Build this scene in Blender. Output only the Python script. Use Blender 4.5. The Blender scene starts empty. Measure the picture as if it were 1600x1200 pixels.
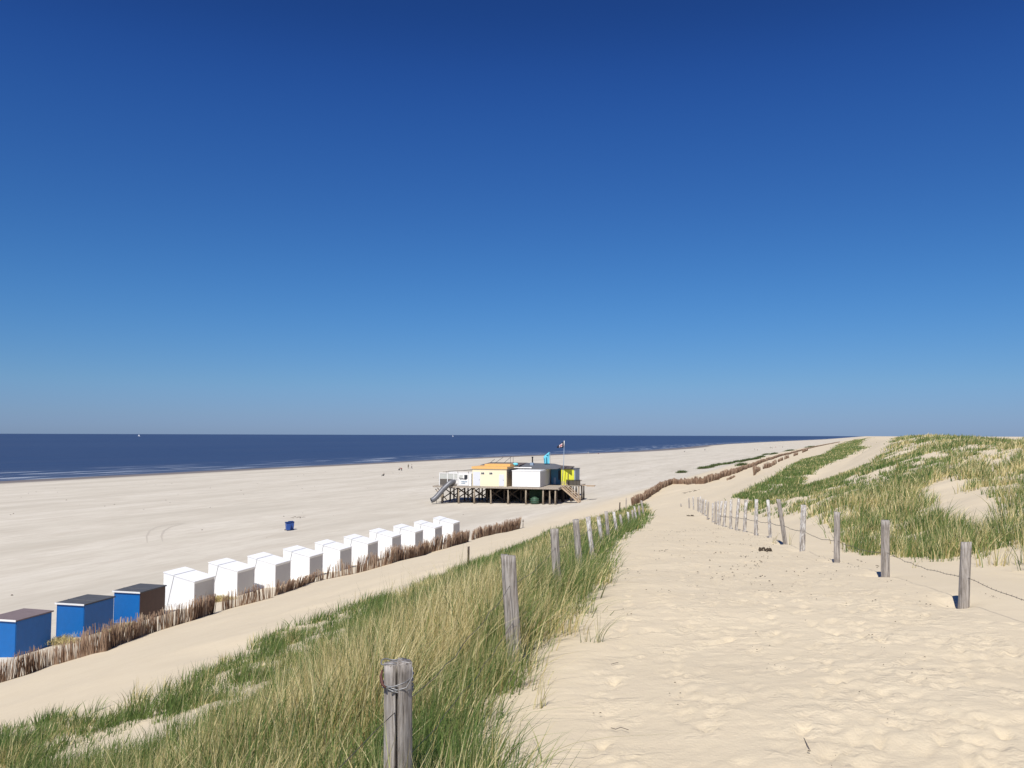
import bpy, math, random
import numpy as np
from mathutils import Vector, Matrix
random.seed(7); rng = np.random.default_rng(7)
S = bpy.context.scene; COL = S.collection

# ------------------------------------------------------------------ camera
F = 1340.0; PITCH = math.atan(79.8/F); ROLL = math.atan(0.003)
cam = bpy.data.objects.new('camera', bpy.data.cameras.new('camera')); COL.objects.link(cam)
cam.data.sensor_width = 36; cam.data.lens = 36*F/1600
cam.data.clip_start = 0.05; cam.data.clip_end = 100000
fw = Vector((0, math.cos(PITCH), math.sin(PITCH)))
up0 = Vector((0, -math.sin(PITCH), math.cos(PITCH))); rt0 = Vector((1, 0, 0))
rt = rt0*math.cos(ROLL)+up0*math.sin(ROLL); up = up0*math.cos(ROLL)-rt0*math.sin(ROLL)
cam.matrix_world = Matrix(((rt.x, up.x, -fw.x, 0), (rt.y, up.y, -fw.y, 0), (rt.z, up.z, -fw.z, 0), (0, 0, 0, 1)))
S.camera = cam
S.render.resolution_x = 1024; S.render.resolution_y = 768

# ------------------------------------------------------------------ light
SUN_EL = math.radians(53); SH = Vector((0.27, 0.963)).normalized()      # shadows fall along SH
to_sun = Vector((-SH.x*math.cos(SUN_EL), -SH.y*math.cos(SUN_EL), math.sin(SUN_EL)))
sl = bpy.data.lights.new('sun', 'SUN'); sl.energy = 5.0; sl.angle = math.radians(0.5); sl.color = (1, 0.955, 0.88)
so = bpy.data.objects.new('sun', sl); COL.objects.link(so)
so.rotation_euler = to_sun.to_track_quat('Z', 'Y').to_euler()
W = bpy.data.worlds.new('World'); S.world = W; W.use_nodes = True
nt = W.node_tree; bg = nt.nodes['Background']
sky = nt.nodes.new('ShaderNodeTexSky'); sky.sky_type = 'NISHITA'; sky.sun_disc = False
sky.sun_elevation = SUN_EL; sky.sun_rotation = math.atan2(to_sun.x, to_sun.y)
sky.altitude = 0; sky.air_density = 1.0; sky.dust_density = 0.25; sky.ozone_density = 4.0
# clear, dry polar-blue air: the sky's colour corrected by elevation
tcw = nt.nodes.new('ShaderNodeTexCoord'); sx = nt.nodes.new('ShaderNodeSeparateXYZ'); mz = nt.nodes.new('ShaderNodeMath'); mz.operation = 'MULTIPLY'; mz.inputs[1].default_value = 2.0
cr = nt.nodes.new('ShaderNodeValToRGB'); cr.color_ramp.interpolation = 'B_SPLINE'
SKY = [(0.0067, (0.285, 0.42, 0.86)), (0.044, (0.285, 0.405, 0.79)), (0.1184, (0.315, 0.45, 0.69)), (0.2655, (0.31, 0.495, 0.715)), (0.4084, (0.305, 0.487, 0.705)),
       (0.545, (0.30, 0.46, 0.705)), (0.6738, (0.285, 0.437, 0.71)), (0.7939, (0.255, 0.387, 0.685)), (0.8992, (0.216, 0.313, 0.563))]
while len(cr.color_ramp.elements) < len(SKY): cr.color_ramp.elements.new(0.5)
for e_, (p_, c_) in zip(cr.color_ramp.elements, SKY): e_.position = p_; e_.color = (*c_, 1)
mc = nt.nodes.new('ShaderNodeMix'); mc.data_type = 'RGBA'; mc.blend_type = 'MULTIPLY'; mc.inputs[0].default_value = 1
hs = nt.nodes.new('ShaderNodeHueSaturation'); hs.inputs['Saturation'].default_value = 1.22
nt.links.new(tcw.outputs['Generated'], sx.inputs[0]); nt.links.new(sx.outputs['Z'], mz.inputs[0]); nt.links.new(mz.outputs[0], cr.inputs[0])
nt.links.new(sky.outputs[0], hs.inputs['Color']); nt.links.new(hs.outputs[0], mc.inputs[6]); nt.links.new(cr.outputs[0], mc.inputs[7])
nt.links.new(mc.outputs[2], bg.inputs[0]); bg.inputs[1].default_value = 0.12
S.view_settings.view_transform = 'Standard'; S.view_settings.look = 'None'
S.view_settings.exposure = 0.0; S.view_settings.gamma = 1.0

# ------------------------------------------------------------------ helpers
def tag(o, label=None, cat=None, group=None, kind=None):
    if label: o['label'] = label
    if cat: o['category'] = cat
    if group: o['group'] = group
    if kind: o['kind'] = kind
    return o
def empty(name, loc, rz=0, **k):
    o = bpy.data.objects.new(name, None); COL.objects.link(o); o.location = loc; o.rotation_euler = (0, 0, rz)
    o.empty_display_size = 0.3
    return tag(o, **k)

class MB:
    def __init__(s): s.v = []; s.f = []; s.m = []
    def box(s, x0, x1, y0, y1, z0, z1, mi=0):
        return s.hexa([(x0,y0,z0),(x1,y0,z0),(x1,y1,z0),(x0,y1,z0),(x0,y0,z1),(x1,y0,z1),(x1,y1,z1),(x0,y1,z1)], mi)
    def hexa(s, p, mi=0):
        n = len(s.v); s.v += [tuple(q) for q in p]
        for f in ((3,2,1,0),(4,5,6,7),(0,1,5,4),(1,2,6,5),(2,3,7,6),(3,0,4,7)):
            s.f.append(tuple(n+i for i in f)); s.m.append(mi)
    def tube(s, pts, rad, n=8, mi=0, cap=True):
        pts = [Vector(p) for p in pts]
        if not hasattr(rad, '__len__'): rad = [rad]*len(pts)
        base = len(s.v)
        for i, p in enumerate(pts):
            d = (pts[min(i+1, len(pts)-1)]-pts[max(i-1, 0)]).normalized()
            a = d.cross(Vector((0, 0, 1)))
            if a.length < 1e-3: a = d.cross(Vector((0, 1, 0)))
            a.normalize(); b = d.cross(a)
            for k in range(n):
                t = 2*math.pi*k/n
                s.v.append(tuple(p+(a*math.cos(t)+b*math.sin(t))*rad[i]))
        for i in range(len(pts)-1):
            for k in range(n):
                k2 = (k+1) % n
                s.f.append((base+i*n+k, base+i*n+k2, base+(i+1)*n+k2, base+(i+1)*n+k)); s.m.append(mi)
        if cap:
            s.f.append(tuple(base+k for k in range(n))[::-1]); s.m.append(mi)
            s.f.append(tuple(base+(len(pts)-1)*n+k for k in range(n))); s.m.append(mi)
    def bar(s, p, q, w, h=None, mi=0):
        h = h or w; p = Vector(p); q = Vector(q); d = (q-p).normalized()
        a = d.cross(Vector((0, 0, 1)))
        if a.length < 1e-3: a = Vector((1, 0, 0))
        a.normalize(); b = a.cross(d).normalized()
        c = []
        for r in (p, q):
            for sx, sz in ((-1,-1),(1,-1),(1,1),(-1,1)): c.append(r+a*sx*w/2+b*sz*h/2)
        n = len(s.v); s.v += [tuple(x) for x in c]
        for f in ((3,2,1,0),(4,5,6,7),(0,1,5,4),(1,2,6,5),(2,3,7,6),(3,0,4,7)):
            s.f.append(tuple(n+i for i in f)); s.m.append(mi)
    def build(s, name, mats, parent=None, smooth=False, bevel=0):
        me = bpy.data.meshes.new(name); me.from_pydata(s.v, [], s.f)
        if not isinstance(mats, (list, tuple)): mats = [mats]
        for m in mats: me.materials.append(m)
        if len(mats) > 1: me.polygons.foreach_set('material_index', s.m)
        if smooth: me.polygons.foreach_set('use_smooth', [True]*len(me.polygons))
        me.update(); o = bpy.data.objects.new(name, me); COL.objects.link(o)
        if parent: o.parent = parent
        if bevel:
            b = o.modifiers.new('bevel', 'BEVEL'); b.width = bevel; b.segments = 2; b.limit_method = 'ANGLE'
        return o

def np_mesh(name, verts, faces_list, mats, attrs=None, smooth=False, uv=None):
    """faces_list: list of (M,k) int arrays"""
    me = bpy.data.meshes.new(name)
    me.vertices.add(len(verts)); me.vertices.foreach_set('co', verts.astype(np.float32).ravel())
    nl = sum(a.size for a in faces_list); nf = sum(len(a) for a in faces_list)
    me.loops.add(nl); me.polygons.add(nf)
    li = np.concatenate([a.ravel() for a in faces_list]).astype(np.int32)
    me.loops.foreach_set('vertex_index', li)
    st = []; c = 0
    for a in faces_list:
        st.append(c+np.arange(len(a))*a.shape[1]); c += a.size
    me.polygons.foreach_set('loop_start', np.concatenate(st).astype(np.int32))
    for m in mats: me.materials.append(m)
    me.polygons.foreach_set('use_smooth', np.full(nf, smooth))
    me.update(calc_edges=True)
    for k, a in (attrs or {}).items():
        at = me.attributes.new(k, 'FLOAT', 'POINT'); at.data.foreach_set('value', a.astype(np.float32).ravel())
    if uv is not None:
        u = me.uv_layers.new(name='UVMap'); u.data.foreach_set('uv', uv[li].astype(np.float32).ravel())
    o = bpy.data.objects.new(name, me); COL.objects.link(o)
    return o

# numpy value noise
TAB = rng.random((256, 256))
def vnoise(x, y):
    xi = np.floor(x).astype(int); yi = np.floor(y).astype(int); fx = x-xi; fy = y-yi
    fx = fx*fx*(3-2*fx); fy = fy*fy*(3-2*fy)
    a = TAB[xi & 255, yi & 255]; b = TAB[(xi+1) & 255, yi & 255]; c = TAB[xi & 255, (yi+1) & 255]; d = TAB[(xi+1) & 255, (yi+1) & 255]
    return (a*(1-fx)+b*fx)*(1-fy)+(c*(1-fx)+d*fx)*fy
def fbm(x, y, o=4, g=0.5):
    s = 0; a = 1; t = 0
    for i in range(o):
        s = s+a*vnoise(x+17.3*i, y-9.1*i); t += a; a *= g; x = x*2.03; y = y*2.03
    return s/t
def sstep(a, b, x):
    t = np.clip((x-a)/(b-a), 0, 1); return t*t*(3-2*t)

# ------------------------------------------------------------------ materials
def new_mat(name):
    m = bpy.data.materials.new(name); m.use_nodes = True
    n = m.node_tree.nodes; l = m.node_tree.links; p = n['Principled BSDF']
    return m, n, l, p
def noise(n, l, scale, detail=3, vec=None, rough=0.5):
    t = n.new('ShaderNodeTexNoise'); t.inputs['Scale'].default_value = scale; t.inputs['Detail'].default_value = detail
    t.inputs['Roughness'].default_value = rough
    if vec: l.new(vec, t.inputs['Vector'])
    return t.outputs['Fac']
def ramp(n, l, fac, stops):
    r = n.new('ShaderNodeValToRGB'); e = r.color_ramp.elements
    while len(e) < len(stops): e.new(0.5)
    for i, (p, c) in enumerate(stops):
        e[i].position = p; e[i].color = (*c, 1) if len(c) == 3 else c
    l.new(fac, r.inputs[0]); return r.outputs[0]
def mix(n, l, fac, a, b, mode='MIX'):
    m = n.new('ShaderNodeMix'); m.data_type = 'RGBA'; m.blend_type = mode
    for sock, v in ((m.inputs['Factor'], fac), (m.inputs['A'], a), (m.inputs['B'], b)):
        pass
    ins = [m.inputs[0], m.inputs[6], m.inputs[7]]
    for sock, v in zip(ins, (fac, a, b)):
        if hasattr(v, 'links'): l.new(v, sock)
        elif isinstance(v, (int, float)): sock.default_value = v
        else: sock.default_value = (*v, 1)
    return m.outputs[2]
def bump(n, l, p, h, strength=0.3, dist=0.02):
    b = n.new('ShaderNodeBump'); b.inputs['Strength'].default_value = strength; b.inputs['Distance'].default_value = dist
    l.new(h, b.inputs['Height']); l.new(b.outputs[0], p.inputs['Normal'])
def objvec(n, l, scale=(1, 1, 1)):
    t = n.new('ShaderNodeTexCoord'); m = n.new('ShaderNodeMapping'); m.inputs['Scale'].default_value = scale
    l.new(t.outputs['Object'], m.inputs[0]); return m.outputs[0]

def paint(name, col, rough=0.5, var=0.12, metal=0, scale=(1.2, 1.2, 1.2), dirt=0.0, dirtcol=(0.25, 0.2, 0.14), boards=0):
    m, n, l, p = new_mat(name)
    v = objvec(n, l, scale)
    c = mix(n, l, noise(n, l, 3, 4, v), tuple(x*(1-var) for x in col), tuple(min(1, x*(1+var*0.6)) for x in col))
    if dirt:
        c = mix(n, l, ramp(n, l, noise(n, l, 1.7, 5, v, 0.65), [(0.5, (0, 0, 0)), (0.75, (dirt,)*3)]), c, dirtcol)
    l.new(c, p.inputs['Base Color']); p.inputs['Roughness'].default_value = rough; p.inputs['Metallic'].default_value = metal
    if boards:
        wv = n.new('ShaderNodeTexWave'); wv.wave_type = 'BANDS'; wv.bands_direction = 'DIAGONAL'; wv.inputs['Scale'].default_value = boards
        l.new(objvec(n, l, (1, 1, 0)), wv.inputs[0])
        bump(n, l, p, ramp(n, l, wv.outputs['Fac'], [(0.0, (0, 0, 0)), (0.12, (1, 1, 1))]), 0.6, 0.012)
    return m

def wood(name, c1, c2, white=0.0, crack=0.5):
    m, n, l, p = new_mat(name)
    g = noise(n, l, 6, 6, objvec(n, l, (9, 9, 0.6)), 0.72)
    c = ramp(n, l, g, [(0.34, tuple(x*0.25 for x in c1)), (0.44, c1), (0.56, c2), (0.7, tuple(min(1, x*1.3) for x in c2))])
    big = noise(n, l, 1.6, 3, objvec(n, l, (2, 2, 1)))
    c = mix(n, l, mathn(n, l, 'MULTIPLY', big, 0.6), c, (c1[0]*1.05, c1[1]*0.95, c1[2]*0.85))
    if white:
        w = noise(n, l, 5, 5, objvec(n, l, (3, 3, 1.2)), 0.7)
        c = mix(n, l, ramp(n, l, w, [(0.56-white*0.14, (0, 0, 0)), (0.62-white*0.14, (0.9,)*3)]), c, (0.62, 0.6, 0.57))
    l.new(c, p.inputs['Base Color']); p.inputs['Roughness'].default_value = 0.85
    bump(n, l, p, g, 0.8, 0.012)
    return m
def mathn(n, l, op, a, b):
    m = n.new('ShaderNodeMath'); m.operation = op
    for s, v in ((m.inputs[0], a), (m.inputs[1], b)):
        if hasattr(v, 'links'): l.new(v, s)
        else: s.default_value = v
    return m.outputs[0]
def attr(n, name):
    a = n.new('ShaderNodeAttribute'); a.attribute_name = name; return a.outputs['Fac']

# sand
def make_sand():
    m, n, l, p = new_mat('sand')
    tc = n.new('ShaderNodeTexCoord')
    obj = tc.outputs['Object']; uv = tc.outputs['UV']
    beach = attr(n, 'beach'); wet = attr(n, 'wet'); tram = attr(n, 'trample')
    warm = mix(n, l, noise(n, l, 0.9, 6, obj, 0.6), (0.60, 0.508, 0.358), (0.68, 0.588, 0.43))
    warm = mix(n, l, mathn(n, l, 'MULTIPLY', ramp(n, l, noise(n, l, 5, 6, obj, 0.7), [(0.4, (0, 0, 0)), (0.75, (1, 1, 1))]), 0.35), warm, (0.58, 0.485, 0.355))
    # beach streaks along the coast
    mp = n.new('ShaderNodeMapping'); mp.inputs['Scale'].default_value = (0.12, 0.018, 1); l.new(uv, mp.inputs[0])
    st = noise(n, l, 1.0, 7, mp.outputs[0], 0.6)
    mp2 = n.new('ShaderNodeMapping'); mp2.inputs['Scale'].default_value = (1.4, 0.25, 1); l.new(uv, mp2.inputs[0])
    st2 = noise(n, l, 0.9, 7, mp2.outputs[0], 0.7)
    gr = ramp(n, l, st, [(0.32, (0.51, 0.465, 0.38)), (0.5, (0.60, 0.55, 0.455)), (0.66, (0.65, 0.60, 0.505))])
    gr = mix(n, l, mathn(n, l, 'MULTIPLY', ramp(n, l, st2, [(0.45, (0, 0, 0)), (0.7, (1, 1, 1))]), 0.45), gr, (0.45, 0.40, 0.32))
    mp4 = n.new('ShaderNodeMapping'); mp4.inputs['Scale'].default_value = (0.35, 0.09, 1); l.new(uv, mp4.inputs[0])
    st4 = ramp(n, l, noise(n, l, 1.0, 9, mp4.outputs[0], 0.75), [(0.47, (0, 0, 0)), (0.66, (0.8,)*3)])
    gr = mix(n, l, st4, gr, (0.50, 0.445, 0.36))
    c = mix(n, l, beach, warm, gr)
    # tiny dark specks: shell grit and wind-blown bits
    sp = ramp(n, l, noise(n, l, 38, 2, obj, 0.5), [(0.71, (0, 0, 0)), (0.76, (1, 1, 1))])
    spm = mathn(n, l, 'MULTIPLY', sp, ramp(n, l, noise(n, l, 1.3, 3, obj), [(0.48, (0, 0, 0)), (0.6, (0.6,)*3)]))
    c = mix(n, l, spm, c, (0.22, 0.17, 0.11))
    c = mix(n, l, wet, c, (0.19, 0.155, 0.125))
    l.new(c, p.inputs['Base Color'])
    rr = n.new('ShaderNodeMapRange'); rr.inputs['To Min'].default_value = 0.95; rr.inputs['To Max'].default_value = 0.45; l.new(wet, rr.inputs[0])
    l.new(rr.outputs[0], p.inputs['Roughness']); p.inputs['Specular IOR Level'].default_value = 0.2
    h1 = noise(n, l, 3.2, 8, obj, 0.68); h2 = noise(n, l, 60, 3, obj, 0.6)
    pm = ramp(n, l, noise(n, l, 2.1, 4, obj, 0.6), [(0.54, (0, 0, 0)), (0.63, (1, 1, 1))])
    cru = mathn(n, l, 'MULTIPLY', mathn(n, l, 'MULTIPLY', noise(n, l, 17, 4, obj, 0.6), pm), tram)
    h = mathn(n, l, 'ADD', mathn(n, l, 'ADD', h1, mathn(n, l, 'MULTIPLY', h2, 0.10)), mathn(n, l, 'MULTIPLY', cru, 0.75))
    b = n.new('ShaderNodeBump'); b.inputs['Distance'].default_value = 0.11; l.new(h, b.inputs['Height'])
    sr = n.new('ShaderNodeMapRange'); sr.inputs['To Min'].default_value = 0.12; sr.inputs['To Max'].default_value = 0.38; l.new(tram, sr.inputs[0])
    l.new(sr.outputs[0], b.inputs['Strength']); l.new(b.outputs[0], p.inputs['Normal'])
    return m
M_SAND = make_sand()

def make_water():
    m, n, l, p = new_mat('sea_water')
    tc = n.new('ShaderNodeTexCoord'); uv = tc.outputs['UV']
    mp = n.new('ShaderNodeMapping'); mp.inputs['Scale'].default_value = (0.05, 0.008, 1); l.new(uv, mp.inputs[0])
    a = noise(n, l, 1.0, 8, mp.outputs[0], 0.62)
    mpb = n.new('ShaderNodeMapping'); mpb.inputs['Scale'].default_value = (0.0016, 0.0004, 1); l.new(uv, mpb.inputs[0])
    a2 = noise(n, l, 1.0, 5, mpb.outputs[0], 0.6)
    sh = attr(n, 'shore')
    deep = mix(n, l, ramp(n, l, a2, [(0.35, (0, 0, 0)), (0.65, (1, 1, 1))]), (0.026, 0.048, 0.108), (0.040, 0.064, 0.126))
    deep = mix(n, l, ramp(n, l, a, [(0.3, (0, 0, 0)), (0.7, (0.55,)*3)]), deep, (0.047, 0.062, 0.114))
    c = mix(n, l, sh, deep, (0.11, 0.13, 0.17))
    # breakers
    mp3 = n.new('ShaderNodeMapping'); mp3.inputs['Scale'].default_value = (0.30, 0.020, 1); l.new(uv, mp3.inputs[0])
    fo = noise(n, l, 1.0, 5, mp3.outputs[0], 0.55)
    fm = mathn(n, l, 'MULTIPLY', ramp(n, l, fo, [(0.575, (0, 0, 0)), (0.63, (1, 1, 1))]), attr(n, 'surf'))
    c = mix(n, l, fm, c, (0.62, 0.66, 0.7))
    l.new(c, p.inputs['Base Color']); p.inputs['Roughness'].default_value = 0.42; p.inputs['Specular IOR Level'].default_value = 0.28
    bump(n, l, p, a, 1.0, 1.6)
    return m
M_WATER = make_water()

def make_grass(name, g1, g2, s1, s2):
    m, n, l, p = new_mat(name)
    d = attr(n, 'dry'); r = attr(n, 'rnd')
    c = mix(n, l, d, mix(n, l, r, g1, g2), mix(n, l, r, s1, s2))
    out = n['Material Output']; p.inputs['Roughness'].default_value = 0.5; p.inputs['Specular IOR Level'].default_value = 0.25
    l.new(c, p.inputs['Base Color'])
    tr = n.new('ShaderNodeBsdfTranslucent'); l.new(c, tr.inputs[0])
    ms = n.new('ShaderNodeMixShader'); ms.inputs[0].default_value = 0.32
    l.new(p.outputs[0], ms.inputs[1]); l.new(tr.outputs[0], ms.inputs[2]); l.new(ms.outputs[0], out.inputs[0])
    return m
M_GRASS = make_grass('marram', (0.045, 0.105, 0.025), (0.225, 0.30, 0.085), (0.40, 0.32, 0.115), (0.94, 0.82, 0.46))
M_GRASS2 = make_grass('beach_leaf', (0.06, 0.12, 0.035), (0.12, 0.18, 0.06), (0.3, 0.25, 0.12), (0.4, 0.34, 0.18))
M_BRUSH = None
def make_brush():
    m, n, l, p = new_mat('brushwood')
    r = attr(n, 'rnd')
    c = ramp(n, l, r, [(0.0, (0.09, 0.050, 0.03)), (0.35, (0.20, 0.122, 0.076)), (0.75, (0.32, 0.22, 0.15)), (1.0, (0.48, 0.38, 0.27))])
    l.new(c, p.inputs['Base Color']); p.inputs['Roughness'].default_value = 0.9
    return m
M_BRUSH = make_brush()
M_POST = wood('weathered_post', (0.26, 0.235, 0.21), (0.47, 0.44, 0.405))
M_POSTW = wood('whitened_post', (0.27, 0.245, 0.22), (0.49, 0.46, 0.425), white=0.55)
M_PILE = wood('pile_wood', (0.26, 0.21, 0.15), (0.44, 0.38, 0.29))
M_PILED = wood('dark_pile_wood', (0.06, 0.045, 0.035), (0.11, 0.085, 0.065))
M_DECK = wood('deck_wood', (0.30, 0.26, 0.21), (0.50, 0.45, 0.38))
M_STAIR = wood('stair_wood', (0.36, 0.27, 0.18), (0.60, 0.48, 0.35))
M_WIRE = paint('wire', (0.10, 0.085, 0.075), 0.5, metal=0.3)
M_TIE = paint('galvanised_wire', (0.30, 0.30, 0.30), 0.5, metal=0.4)
M_RUST = paint('rusty_strap', (0.10, 0.035, 0.025), 0.7)
M_BLUE = paint('hut_blue_paint', (0.004, 0.135, 0.44), 0.45, 0.15, boards=9)
M_BROWN = paint('hut_brown_boards', (0.085, 0.042, 0.030), 0.6, 0.3, boards=9)
M_WHITE = paint('white_paint', (0.90, 0.90, 0.88), 0.5, 0.03)
M_TRIMW = paint('white_trim', (0.80, 0.79, 0.76), 0.5, 0.06)
M_ROOFD = paint('dark_roofing', (0.085, 0.088, 0.095), 0.75, 0.35)
M_ROOFP = paint('faded_roofing', (0.20, 0.155, 0.155), 0.8, 0.25)
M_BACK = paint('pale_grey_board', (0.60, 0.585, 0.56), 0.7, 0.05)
M_SEAM = paint('dark_gap', (0.06, 0.06, 0.065), 0.8)
M_CREAM = paint('cream_wall', (0.86, 0.78, 0.56), 0.6, 0.06, boards=5)
M_ORANGE = paint('orange_fascia', (0.80, 0.47, 0.16), 0.5, 0.1)
M_PALEDOOR = paint('pale_door', (0.68, 0.70, 0.74), 0.5, 0.03)
M_DARKWIN = paint('dark_window', (0.03, 0.035, 0.04), 0.2)
M_GREYROOF = paint('grey_roof', (0.13, 0.135, 0.145), 0.7, 0.3, dirt=0.4)
M_BROWNROOF = paint('brown_roof', (0.12, 0.095, 0.08), 0.8, 0.3)
M_TEAL = paint('teal_blue_wall', (0.05, 0.19, 0.33), 0.6, 0.2)
M_YELLOW = paint('yellow_wall', (0.78, 0.78, 0.06), 0.5, 0.08)
M_BLUEGREY = paint('blue_grey_wall', (0.30, 0.38, 0.48), 0.6, 0.15)
M_MESH = paint('dark_mesh', (0.10, 0.088, 0.07), 0.8)
M_GREYPANEL = paint('grey_brown_panel', (0.12, 0.105, 0.09), 0.7)
M_GLASS = paint('pale_glass', (0.52, 0.53, 0.49), 0.15)
M_STEEL = paint('slide_steel', (0.17, 0.172, 0.185), 0.5, 0.1, metal=0.35)
M_BLACK = paint('black', (0.012, 0.012, 0.014), 0.6)
M_CYAN = paint('turquoise_cloth', (0.16, 0.62, 0.78), 0.7, 0.05)
M_DCYAN = paint('dark_teal_print', (0.03, 0.22, 0.30), 0.7)
M_FLAGD = paint('black_flag_cloth', (0.014, 0.010, 0.022), 0.8)
M_RED = paint('red_cloth', (0.48, 0.03, 0.04), 0.7)
M_PINKW = paint('white_print', (0.78, 0.70, 0.72), 0.7)
M_GREEN = paint('green_plastic', (0.045, 0.10, 0.06), 0.4)
M_NET = paint('dark_green_tarp', (0.012, 0.035, 0.016), 0.9)
M_BIN = paint('blue_bin_plastic', (0.022, 0.085, 0.34), 0.35)
M_BINLID = paint('dark_blue_lid', (0.012, 0.03, 0.12), 0.35)
M_PRINTB = paint('blue_print', (0.10, 0.22, 0.34), 0.6)
M_SKIN = paint('skin', (0.50, 0.30, 0.21), 0.6)
M_HAIR = paint('dark_hair', (0.03, 0.02, 0.015), 0.6)
M_WEED = paint('dried_seaweed', (0.075, 0.055, 0.035), 0.9, 0.4)
M_STRAW = M_GRASS
M_HULL = paint('white_hull', (0.75, 0.75, 0.74), 0.4)
M_BASE = paint('dark_base_beam', (0.06, 0.04, 0.03), 0.8)

# ------------------------------------------------------------------ terrain function
LY = np.array([-400, -10, 0, 4.07, 7.4, 10.7, 13.5, 16.5, 19.8, 23.2, 26.5, 30, 34, 38, 42, 46, 50, 60, 85, 124, 143, 188, 282, 360, 1300, 5000, 90000], float)
LX = np.array([-70, -2.3, -1.15, -.54, 0, .543, 1.0, 1.5, 2.06, 2.66, 3.2, 3.85, 4.57, 5.35, 6.1, 6.8, 7.6, 10.6, 20.4, 35.7, 44.5, 64, 102, 132, 520, 2050, 36900], float)
def pchip_slopes(x, y):
    h = np.diff(x); d = np.diff(y, axis=0)/(h if y.ndim == 1 else h[:, None])
    m = np.zeros_like(y); m[0] = d[0]; m[-1] = d[-1]
    w1 = 2*h[1:]+h[:-1]; w2 = h[1:]+2*h[:-1]
    if y.ndim > 1: w1 = w1[:, None]; w2 = w2[:, None]
    same = d[:-1]*d[1:] > 0
    with np.errstate(all='ignore'):
        hm = (w1+w2)/(w1/d[:-1]+w2/d[1:])
    m[1:-1] = np.where(same, hm, 0); return m
class Pchip:
    def __init__(s, x, y): s.x = np.asarray(x, float); s.y = np.asarray(y, float); s.m = pchip_slopes(s.x, s.y)
    def __call__(s, q):
        q = np.clip(np.asarray(q, float), s.x[0], s.x[-1])
        i = np.clip(np.searchsorted(s.x, q)-1, 0, len(s.x)-2); h = s.x[i+1]-s.x[i]; t = (q-s.x[i])/h
        if s.y.ndim > 1: h = h[..., None]; t = t[..., None]
        return ((1+2*t)*(1-t)**2*s.y[i]+t*(1-t)**2*h*s.m[i]+t*t*(3-2*t)*s.y[i+1]+t*t*(t-1)*h*s.m[i+1])
Lf = Pchip(LY, LX)
USf = Pchip([-400, 262, 353, 452, 561, 809, 1494, 3886, 90000], [-262, -250, -245, -236, -232, -197, -232, -170, -140])
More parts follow.
